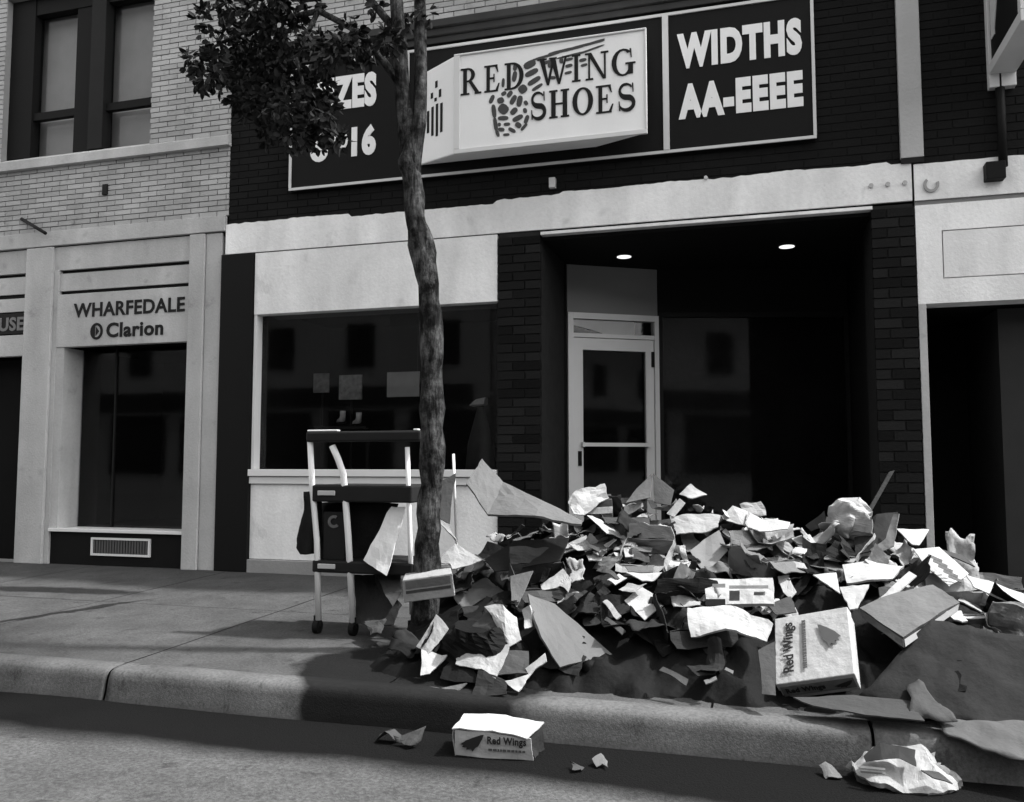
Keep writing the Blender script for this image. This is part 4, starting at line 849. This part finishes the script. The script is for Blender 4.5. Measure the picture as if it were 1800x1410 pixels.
SH('crumpled_paper', PAPER2, [(1300,886,-1.7),(1336,880,-1.68)], [(1318,909,-1.76),(1346,905,-1.74)], 'crumpled pale paper behind the long sagging paper', 'paper', crump=.02)
lump('paper_bag', PAPER, [(1475,1510,878),(1458,1522,888),(1452,1530,902),(1454,1524,918),(1466,1510,932),(1480,1500,945)], -1.78, .11, 'bulging white paper bag at the heap top below the stick', 'bag', .03)
SH('cardboard_tray', DARKC, [(1500,938,-1.7),(1540,902,-1.62),(1578,899,-1.6)], [(1505,978,-1.95),(1535,968,-1.95),(1572,958,-1.9)], 'dark curved cardboard tray right of the white bag', 'cardboard', crump=.012)
SH('tray_edge', CARD, [(1530,968,-1.98),(1558,945,-1.94),(1570,905,-1.82)], [(1538,976,-2.0),(1572,960,-1.97),(1580,903,-1.85)], 'pale rim strip along the dark cardboard tray', 'cardboard', crump=.008)
p0, p1 = F(1515, 915, -1.75), F(1563, 830, -1.6); tag(MB().prism([p0, p0 + Vector((.03, 0, .01)), p0 + Vector((.03, .02, .01)), p0 + Vector((0, .02, 0))], p1 - p0).build('stick', CARD2), 'thin grey lath sticking up out of the heap', 'stick')
SH('white_card', PAPER, [(1576,930,-1.72),(1634,931,-1.66)], [(1604,957,-1.85),(1616,958,-1.85)], 'white triangular card at the foot of the right pier', 'card', crump=.005)
n_ = SH('printed_sheet', PAPER, [(1606,966,-1.92),(1652,962,-1.88),(1702,1008,-2.0)], [(1622,988,-2.02),(1650,1015,-2.12),(1668,1032,-2.2)], 'white printed sheet sliding down the right side of the heap', 'paper', crump=.006)
for k in range(5):
    a = pt((1632 + k*9, 974 + k*9, -2.10 - .02*k)); loft([a, a + Vector((.07, .03, -.03))], [a + Vector((-.004, -.01, -.012)), a + Vector((.066, .02, -.042))], 1, 1, .001, .002).build('print', mat('faint_print', .30), n_)
SH('cardboard_flap', CARD2, [(1655,966,-1.85),(1690,975,-1.84)], [(1660,972,-1.9),(1714,996,-1.95)], 'narrow grey flap behind the white printed sheet', 'cardboard', crump=.004)
SH('carton_piece', PAPER, [(1483,992,-2.1),(1530,985,-2.08),(1590,998,-2.1)], [(1490,1026,-2.25),(1535,1020,-2.25),(1572,1018,-2.2)], 'bright white panel lying left of the printed sheet', 'carton', crump=.014, thick=.012)
SH('paper_flap', PAPER, [(1430,1010,-2.25),(1470,1006,-2.2)], [(1462,1034,-2.35),(1478,1044,-2.4)], 'small bright white flap above the printed box', 'paper', crump=.006)
SH('paper_flap', PAPER2, [(1476,1030,-2.35),(1530,1028,-2.3)], [(1495,1072,-2.55),(1508,1068,-2.52)], 'white creased flap above the right corner of the printed box', 'paper', crump=.012)
SH('paper_strip', PAPER, [(1545,1052,-2.4),(1598,1004,-2.2)], [(1558,1058,-2.45),(1612,1012,-2.25)], 'white strip slanting along the upper edge of the grey flat box', 'paper', crump=.004)
fb = tag(empty('flat_box', pt((1590, 1135))), 'pale grey flattened box at the right of the printed box', 'box')
SH('lid', CARD, [(1510,1068,-2.5),(1575,1040,-2.38),(1640,1028,-2.3)], [(1588,1120,-2.72),(1632,1090,-2.6),(1686,1058,-2.45)], None, None, crump=.006, thick=.02, parent=fb)
SH('side', CARD2, [(1512,1072,-2.53),(1586,1124,-2.75)], [(1516,1086,-2.56),(1588,1138,-2.78)], None, None, crump=.004, parent=fb)
SH('side', mat('cardboard_light', .18), [(1590,1124,-2.75),(1686,1062,-2.48)], [(1592,1137,-2.78),(1684,1074,-2.5)], None, None, crump=.004, parent=fb)
SH('carton_piece', PAPER, [(1700,1010,-2.1),(1760,1030,-2.12),(1830,1052,-2.15)], [(1712,1034,-2.2),(1760,1052,-2.22),(1830,1078,-2.25)], 'long white panel at the right edge of the heap', 'carton', crump=.008)
lump('crushed_box', CARD, [(1752,1800,1062),(1740,1815,1078),(1736,1812,1098),(1750,1800,1118)], -2.45, .13, 'rounded grey crushed box at right edge under the long panel', 'box', .03)
SH('paper_scrap', PAPER, [(1660,1075,-2.5),(1690,1072,-2.5)], [(1690,1096,-2.6),(1702,1092,-2.58)], 'white scrap beneath the grey flat box at right', 'paper')
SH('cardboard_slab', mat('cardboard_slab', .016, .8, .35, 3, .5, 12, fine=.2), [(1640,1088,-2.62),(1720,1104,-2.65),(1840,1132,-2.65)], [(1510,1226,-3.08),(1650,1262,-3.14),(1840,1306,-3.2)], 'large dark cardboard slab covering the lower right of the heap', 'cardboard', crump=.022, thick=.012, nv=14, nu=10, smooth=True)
SH('cardboard_sheet', mat('cardboard_kerb', .05, .85, .3, 5, .5, 14, fine=.12), [(1645,1262,-3.16),(1720,1264,-3.14),(1850,1270,-3.14)], [(1665,1290,-3.28),(1740,1318,-3.36),(1850,1352,-3.44)], 'grey sheet bent over the kerb at lower right corner', 'cardboard', crump=.02, nv=10, nu=8, smooth=True, thick=.008, lift=.02)
SH('crumpled_paper', CARD2, [(1585,1205,-3.05),(1615,1200,-3.02),(1650,1232,-3.1)], [(1608,1258,-3.22),(1640,1266,-3.24),(1682,1262,-3.2)], 'crumpled grey wrapping between dark slab and kerb', 'paper', crump=.03, smooth=True)
SH('flat_cardboard', mat('cardboard_gutter', .04, .85, .2, 5, .2, 30), [(1395,1226,-3.12),(1500,1222,-3.08),(1600,1232,-3.10)], [(1430,1240,-3.2),(1520,1256,-3.24),(1625,1266,-3.26)], 'flat grey cardboard lying on the kerb under the printed box', 'cardboard', crump=.006, lift=.02)
SH('carton_wall_piece', CARD2, [(1333,1142,-3.0),(1362,1128,-2.95)], [(1340,1220,-3.16),(1364,1222,-3.16)], 'grey carton side standing left of the printed box', 'cardboard', crump=.006)
for k, (t_, b_, m_, lab) in enumerate(((((1165,1172),(1210,1195)), ((1160,1180),(1205,1206)), CARD2, 'narrow grey strip low in the front centre of heap'), (((1205,1170),(1262,1168)), ((1225,1188),(1255,1184)), DARKC, 'dim curled cardboard low in front of the heap'), (((1238,1196),(1258,1188)), ((1242,1204),(1262,1194)), CARD, 'tiny pale strip low before the heap, left of printed box'), (((1276,1172),(1290,1180)), ((1274,1178),(1288,1186)), CARD, 'tiny pale chip low in front, close to the printed box'),
        (((1065,1052),(1092,1082)), ((1058,1058),(1084,1088)), PAPER2, 'pale short strip left of the white square card'), (((1068,1085),(1100,1110)), ((1062,1090),(1094,1116)), CARD2, 'grey short strip below the white square card'), (((985,960),(1030,940),(1045,975)), ((990,972),(1025,962),(1035,985)), PAPER2, 'white bent flap below the small labelled box'), (((950,1028),(990,1000),(1005,1020)), ((955,1040),(985,1030),(1000,1040)), PAPER2, 'soiled white scrap right of the triangular flap'),
        (((1030,968),(1062,965)), ((1034,985),(1058,985)), PAPER, 'round white scrap left of the heap centre'), (((1088,935),(1120,958)), ((1100,980),(1112,978)), PAPER, 'white pointed flap in the left middle of the heap'), (((1110,962),(1148,962)), ((1112,968),(1144,970)), CARD, 'grey narrow flap beside the white pointed flap'), (((1100,1005),(1165,1008)), ((1130,1022),(1150,1020)), PAPER, 'thin white sliver above the white square card'), (((1100,995),(1150,995)), ((1105,1004),(1148,1006)), CARD, 'grey sliver above the thin white sliver'),
        (((1180,1028),(1222,1020)), ((1195,1040),(1226,1028)), PAPER2, 'curved pale strip left of the printed carton lid'), (((1368,1012),(1385,1010),(1400,1040)), ((1370,1024),(1376,1040),(1390,1052)), PAPER2, 'pale curl right of the printed carton lid'), (((1345,1062),(1390,1050)), ((1365,1080),(1400,1075)), CARD2, 'grey flap between carton lid and printed box'), (((1380,985),(1415,990)), ((1385,998),(1420,1000)), PAPER2, 'pale scrap in the middle right of the heap'), (((1392,945),(1425,940),(1440,962)), ((1400,955),(1425,958),(1436,968)), PAPER, 'white scrap below left of the white bag'),
        (((1415,925),(1450,898)), ((1425,935),(1455,920)), CARD2, 'grey flap left of the white bag'), (((1290,955),(1330,960),(1365,950)), ((1295,965),(1330,968),(1360,960)), CARD, 'grey torn edge in the upper middle of the heap'), (((1270,935),(1300,962)), ((1276,930),(1308,958)), PAPER2, 'narrow pale strip right of the light grey panel'), (((1690,1045),(1740,1070)), ((1685,1055),(1730,1082)), PAPER2, 'pale strip left of the rounded crushed box'), (((1590,1000),(1640,1045)), ((1580,1008),(1628,1052)), PAPER, 'white strip left of the printed sheet at right'))):
    SH('cardboard_strip' if m_ in (CARD, CARD2, DARKC) else 'paper_strip', m_, list(t_), list(b_), lab, 'scrap', crump=.01, lift=.09)
SH('cardboard_flap', CARD2, [(765,850,-1.95),(800,832,-1.9)], [(760,905,-2.1),(790,920,-2.12)], 'grey cardboard flap just right of the tree trunk', 'cardboard', crump=.008)
SH('paper_flap', PAPER2, [(760,905,-2.12),(788,922,-2.14)], [(800,948,-2.2),(802,955,-2.2)], 'pale flap hanging below the grey flap right of trunk', 'paper', crump=.006)
SH('paper_scrap', PAPER2, [(765,988,-2.35),(800,955,-2.25),(850,985,-2.3)], [(790,990,-2.38),(795,1000,-2.4),(830,992,-2.34)], 'pale torn star-shaped scrap right of the trunk', 'paper', crump=.012)
SH('flattened_cardboard', DARKC, [(850,985,-2.25),(905,950,-2.1),(1000,945,-2.1)], [(870,1005,-2.35),(905,1000,-2.3),(985,985,-2.25)], 'dark stand-in for the shade under the large folded grey sheet', 'cardboard', crump=.008)  # dark sheet put in for the shade beneath the folded sheet
SH('flattened_cardboard', CARD2, [(655,1005,-2.0),(700,985,-1.95)], [(690,1065,-2.3),(705,1040,-2.2)], 'grey cardboard propped between cart and tree', 'cardboard', crump=.01)
SH('flattened_cardboard', CARD2, [(640,1090,-2.28),(690,1080,-2.25)], [(650,1118,-2.42),(672,1116,-2.4)], 'crumpled grey cardboard on the pavement beside the cart', 'cardboard', crump=.03)
SH('flattened_cardboard', DARKC, [(622,1010,-1.9),(660,1010,-1.92),(705,1062,-2.25)], [(626,1095,-2.2),(655,1100,-2.3),(690,1098,-2.38)], 'dark cardboard leaning under the right end of cart', 'cardboard', crump=.008)
SH('paper_flap', mat('white_sheet', .7, .8, .15, 5, .3, 14), [(688,890,-2.12),(714,892,-2.12)], [(638,985,-2.2),(680,1012,-2.24)], 'white paper hanging behind the right cart posts', 'paper', crump=.012)

# small pale carton at the foot of the tree
q0 = [F(710, 1060, -2.66), F(800, 1048, -2.68), F(800, 1040, -2.5), F(716, 1050, -2.48)]; q1 = [F(707, 1020, -2.66), F(795, 1008, -2.68), F(792, 998, -2.5), F(712, 1008, -2.48)]
r = tag(MB().hexa(q0 + q1).build('small_carton', PAPER2, bevel=.005), 'small pale striped carton lying at the foot of the tree', 'carton')
for (f0, f1, m_) in ((.08, .42, CARD), (.5, .62, CARD2)):
    a0, a1 = q1[0].lerp(q0[0], f0), q1[1].lerp(q0[1], f0); b0, b1_ = q1[0].lerp(q0[0], f1), q1[1].lerp(q0[1], f1); sh_ = Vector((0, -.003, 0))
    loft([a0.lerp(a1, .06) + sh_, a0.lerp(a1, .95) + sh_], [b0.lerp(b1_, .06) + sh_, b0.lerp(b1_, .95) + sh_], 1, 3, .001, .002).build('stripe', m_, r)
# --- crushed carton at the kerb
cc = tag(empty('crushed_carton', pt((840, 1200))), 'white crushed carton with torn flaps at the kerb before the tree', 'carton')
for (t_, b_, m_) in (([(765,1078,-2.86),(789,1105,-2.86)], [(732,1138,-2.98),(752,1152,-3.0)], PAPER2), ([(738,1143,-3.0),(786,1153,-2.98)], [(738,1190,-3.1),(756,1186,-3.08)], PAPER), ([(812,1118,-2.84),(856,1076,-2.8)], [(806,1148,-2.92),(902,1136,-2.92)], CARD2), ([(852,1066,-2.8),(885,1064,-2.8),(908,1084,-2.8)], [(880,1112,-2.9),(895,1138,-2.95),(917,1126,-2.93)], PAPER),
        ([(800,1156,-3.0),(845,1141,-2.97),(897,1132,-2.94)], [(800,1166,-3.04),(845,1178,-3.08),(872,1193,-3.12)], PAPER2), ([(886,1148,-2.97),(928,1144,-2.95)], [(876,1189,-3.1),(930,1181,-3.08)], CARD2), ([(925,1178,-3.07),(958,1150,-3.03)], [(929,1190,-3.1),(961,1163,-3.06)], PAPER), ([(888,1196,-3.13),(933,1183,-3.1)], [(912,1217,-3.17),(925,1201,-3.13)], PAPER), ([(748,1204,-3.13),(775,1210,-3.14),(822,1199,-3.12)], [(768,1240,-3.22),(780,1236,-3.21),(800,1216,-3.17)], CARD), ([(795,1150,-2.95),(830,1175,-3.05)], [(770,1195,-3.1),(850,1200,-3.12)], SOAK), ([(840,1180,-3.08),(890,1195,-3.12)], [(830,1225,-3.2),(890,1222,-3.2)], DARKC)):
    SH('flap', m_, t_, b_, None, None, crump=.014, thick=.006, parent=cc)
lump('core', SOAK, [(800,880,1100),(770,920,1130),(755,935,1160),(760,930,1190),(770,910,1212)], -2.88, .12, None, None, .03, parent=cc)

# --- printed shoe boxes
def on_face(mb, O, u, v, n):
    for q in mb.v: q[:] = O + u*q.x + v*q.z - n*q.y
    return mb
WING = [(0, 1), (.12, .98), (.45, .80), (.75, .62), (1.0, .38), (.86, .36), (.92, .22), (.72, .24), (.74, .08), (.54, .16), (.46, 0), (.36, .22), (.22, .34), (.14, .55), (.06, .75)]
_OLD = [(0, .55), (.10, .30), (.30, .08), (.42, .0), (.50, .12), (.62, .05), (.70, .22), (.86, .24), (.84, .42), (1.0, .52), (.86, .66), (.96, .80), (.70, .80), (.62, .94), (.42, .84), (.22, .98), (.16, .74)]
def wing(mb, x0, z0, w_, h_, turn=0):
    P = []
    for (a, b) in WING:
        if turn: a = 1 - a
        P.append((x0 + a*w_, -.0022, z0 + b*h_))
    mb.prism(P, (0, .002, 0)); return mb
def bars(mb, x0, x1, z, h_, seed):
    rb = random.Random(seed); x = x0
    while x < x1:
        d = rb.uniform(.006, .016); mb.box(x, min(x+d, x1), -.002, 0, z, z+h_); x += d + .004
    return mb
def carton(name, O, u, v, n, W_, L, H, label, m, lidd=.045):
    """closed box: O the front left corner of the lid face; u right, v across the lid, n out of it"""
    r = tag(empty(name, O - n*H), label, 'box'); o3 = .004
    def hx(nm, a0, a1, b0, b1, c0, c1, m_, bev=.004):
        q = [(a0, b0), (a1, b0), (a1, b1), (a0, b1)]; P = [O + u*a + v*b + n*c0 for a, b in q] + [O + u*a + v*b + n*c1 for a, b in q]
        mb = MB().hexa(P); 
        for p in mb.v: p += Vector((noise.noise(p*7), noise.noise(p*7+Vector((3,0,0))), noise.noise(p*7+Vector((0,3,0)))))*.006
        return mb.build(nm, m_, r, bevel=bev)
    hx('base', o3, W_-o3, o3, L-o3, -H, -lidd*.5, m); hx('lid', 0, W_, 0, L, -lidd, 0, m); return r
yw, ti, ro = -.236, .7207, .2588; u = Vector((math.cos(yw)*math.cos(ro), math.sin(yw)*math.cos(ro), math.sin(ro))); bk = Vector((-math.sin(yw), math.cos(yw), 0))
v = bk*math.cos(ti) + Vector((0, 0, 1))*math.sin(ti); v = (v - u*u.dot(v)).normalized(); n = u.cross(v)
O = Vector((.0437, -2.9795, .028)); W_, L, H = .339, .374, .11
b1 = carton('shoe_box', O, u, v, n, W_, L, H, 'white printed shoe box tilted on the kerb edge with wing emblem', PAPER)
OO = O + n*.0065
# lettering runs up the lid: text x axis = v, text up axis = -u
on_face(text_mesh('Red Wings', .05, .33, 0, .062, 0, .02, .002), OO + u*.10, v, -u, n).build('lettering', LETK, b1)
on_face(bars(MB(), .06, .33, 0, .017, 4), OO + u*.145, v, -u, n).build('small_print', mat('small_print', .05, .8), b1)
on_face(wing(MB(), .20, .15, .10, .14, 0), OO, u, v, n).build('wing_emblem', mat('emblem_grey', .06), b1)
OE = O - n*H*.98 - v*.001
ef = MB().box(.012, W_-.012, -.003, 0, .025, .088); on_face(ef, OE + n*.0, u, n, -v).build('end_print', mat('end_print', .10, .8, .5, 20), b1)
on_face(text_mesh('Red Wings', .03, .20, .035, .075, -.0035, .03, .002), OE, u, n, -v).build('end_lettering', LETK, b1); on_face(wing(MB(), .24, .035, .08, .04, 1), OE - v*.004, u, n, -v).build('end_emblem', LETK, b1)
# box lying in the gutter
A = G(797, 1329, -.212); B = G(938, 1338, -.212); u = (B - A).normalized(); bk = Vector((-u.y, u.x, 0)); H = .115; W_ = (B - A).length; up = Vector((0, 0, 1))
r = tag(empty('shoe_box', A), 'white printed shoe box lying in the dark gutter, right end torn open', 'box')
def hx(nm, a0, a1, b0, b1_, c0, c1, m_, bev=.004, sk=0.0):
    q = [(a0, b0), (a1, b0), (a1, b1_), (a0, b1_)]; P = [A + u*a + bk*b + up*c0 for a, b in q] + [A + u*(a + (sk if a > .2 else 0)) + bk*b + up*(c1 + .006*noise.noise(Vector((a*9, b*9, 1)))) for a, b in q]
    return MB().hexa(P).build(nm, m_, r, bevel=bev)
PT = lambda a_, b_, c_: A + u*a_ + bk*b_ + up*c_
def pan(nm, m_, p, q, cr_=.009, nv=7): loft([PT(*t_) for t_ in p], [PT(*t_) for t_ in q], nv, 5, cr_, .005, 0, seed=len(nm)*3.1).build(nm, m_, r)
pan('front', PAPER, [(0, 0, H-.008), (W_*.5, .004, H-.014), (W_-.012, 0, H-.03)], [(.004, .004, .002), (W_*.5, -.002, .002), (W_, .0, .002)], .005)
pan('end', PAPER2, [(0, .18, H-.01), (0, .002, H-.012)], [(.004, .18, .002), (.006, .006, .002)]); pan('back', PAPER2, [(0, .185, H-.005), (W_*.9, .18, H-.03)], [(0, .185, .002), (W_, .185, .002)])
pan('bottom', CARD2, [(.01, .18, .004), (W_, .18, .004)], [(.01, .01, .004), (W_, .01, .004)], .002)
pan('lid', PAPER, [(-.004, .19, H+.002), (W_*.55, .195, H+.004), (W_+.02, .17, H-.006)], [(-.006, -.004, H), (W_*.5, -.002, H-.004), (W_-.03, -.006, H-.022)], .008)
pan('torn_flap', DARKC, [(W_-.03, .02, H-.03), (W_+.01, .15, H-.02)], [(W_+.006, .0, .01), (W_+.014, .16, .004)], .02)
fO = A - bk*.006
on_face(wing(MB(), .03, .025, .10, .07, 1), fO, u, up, -bk).build('wing_emblem', LETK, r)
on_face(text_mesh('Red Wings', .145, W_-.03, .05, .09, 0, .03, .002), fO, u, up, -bk).build('lettering', LETK, r); on_face(bars(MB(), .15, W_-.03, .032, .009, 2), fO, u, up, -bk).build('small_print', mat('small_print', .05), r)
# crushed printed box in the road at right
cb = tag(empty('crushed_shoe_box', G(1590, 1388, -.21)), 'white crushed shoe box with smeared dark print lying in the road', 'box')
T = [(1498,1349,-3.36),(1522,1318,-3.27),(1558,1297,-3.2),(1596,1291,-3.18),(1617,1293,-3.2),(1650,1340,-3.32),(1690,1381,-3.4)]; Bt = [(1508,1362,-3.44),(1530,1374,-3.48),(1562,1384,-3.5),(1600,1390,-3.5),(1632,1392,-3.5),(1664,1388,-3.46),(1692,1384,-3.42)]
SH('shell', PAPER2, T, Bt, None, None, crump=.028, thick=.02, parent=cb, nv=12, nu=6, sag=-.02)
SH('underside', CARD2, [(1500,1352,-3.34),(1560,1330,-3.2),(1617,1325,-3.2),(1690,1382,-3.38)], [(1508,1364,-3.42),(1560,1386,-3.47),(1620,1393,-3.47),(1690,1386,-3.4)], None, None, crump=.004, thick=.02, parent=cb)
SH('print', LETK, [(1519,1330,-3.43),(1545,1306,-3.37),(1580,1311,-3.38),(1609,1318,-3.39)], [(1522,1339,-3.45),(1552,1335,-3.46),(1582,1333,-3.45),(1610,1347,-3.47)], None, None, crump=.006, thick=.002, parent=cb)
SH('fold', CARD2, [(1618,1352,-3.47),(1650,1356,-3.45)], [(1640,1366,-3.49),(1676,1378,-3.46)], None, None, crump=.006, thick=.004, parent=cb)  # grey strip stands in for the shading of a fold
for k in range(2): SH('small_print', mat('faint_print', .30), [(1512,1346+k*7,-3.47),(1556,1350+k*7,-3.49)], [(1512,1350+k*7,-3.48),(1556,1354+k*7,-3.5)], None, None, crump=.002, thick=.002, parent=cb)
# litter in the gutter and on the road
for (px, py, s_, m_, lab) in ((680,1303,.05,CARD2,'small pale scrap in the gutter left of the boxes'), (725,1310,.06,CARD2,'curled scrap in the gutter close to the gutter box'), (1712,1355,.035,PAPER,'small white scrap in the road right of the crushed box'), (1060,1345,.03,CARD,'tiny pale chip in the gutter right of the gutter box'), (1010,1352,.03,CARD2,'tiny grey chip in the gutter beside the gutter box'), (1462,1365,.03,CARD,'tiny chip in the gutter left of the crushed box')):
    c = G(px, py, -.207); rl2 = random.Random(px); J = lambda k: Vector((rl2.uniform(-k, k), rl2.uniform(-k, k), rl2.uniform(0, k)))*s_
    tag(loft([c + Vector((-s_, .02, .012)) + J(.6), c + Vector((0, .03, .02)) + J(.8), c + Vector((s_, .01, .008)) + J(.6)], [c + Vector((-s_*.8, -.03, .0)) + J(.5), c + Vector((0, -.02, .008)) + J(.6), c + Vector((s_*.8, -.03, .002)) + J(.5)], 4, 3, .02, .002).build('litter', m_), lab, 'litter')
# ================================================================ unseen buildings added across the street for the shop glass to mirror
for k, (x0, x1, h_, v_, nw, lab) in enumerate(((-55, -9, 8.4, .16, 14, 'grey unseen building added across the street, mirrored at left of the shop glass'), (-8.9, 1.5, 8.6, .12, 4, 'tall dark unseen building added across the street, mirrored in the display window'), (1.6, 55, 7.6, .15, 14, 'low unseen building added across the street, mirrored in the door glass'))):
    ob = tag(empty('added_opposite_building', ((x0+x1)/2, -21, -.1)), lab, 'building')
    wm = mat('added_opposite_wall_%d' % k, v_, .9, .2, 1.5)
    bx('wall', wm, ob, x0, x1, -28, -21, -.2, h_); bx('cornice', STONE, ob, x0, x1, -21.0, -20.75, h_ - .5, h_ - .1); bx('added_signboard', DGREY if k != 1 else STONE, ob, x0 + .6, x1 - .6, -21.0, -20.85, 3.1, 3.8)  # wall, cornice and signboard of the added unseen building
    st = (x1 - x0)/nw
    for q in range(nw):
        c_ = x0 + st*(q + .5); bx('window', BLACK, ob, c_ - .55, c_ + .55, -21.0, -20.97, 4.5, 6.1 if h_ > 6.8 else 5.8); bx('shop_window', BLACK, ob, c_ - st*.4, c_ + st*.4, -21.0, -20.96, .6, 2.9)  # windows of the added unseen building
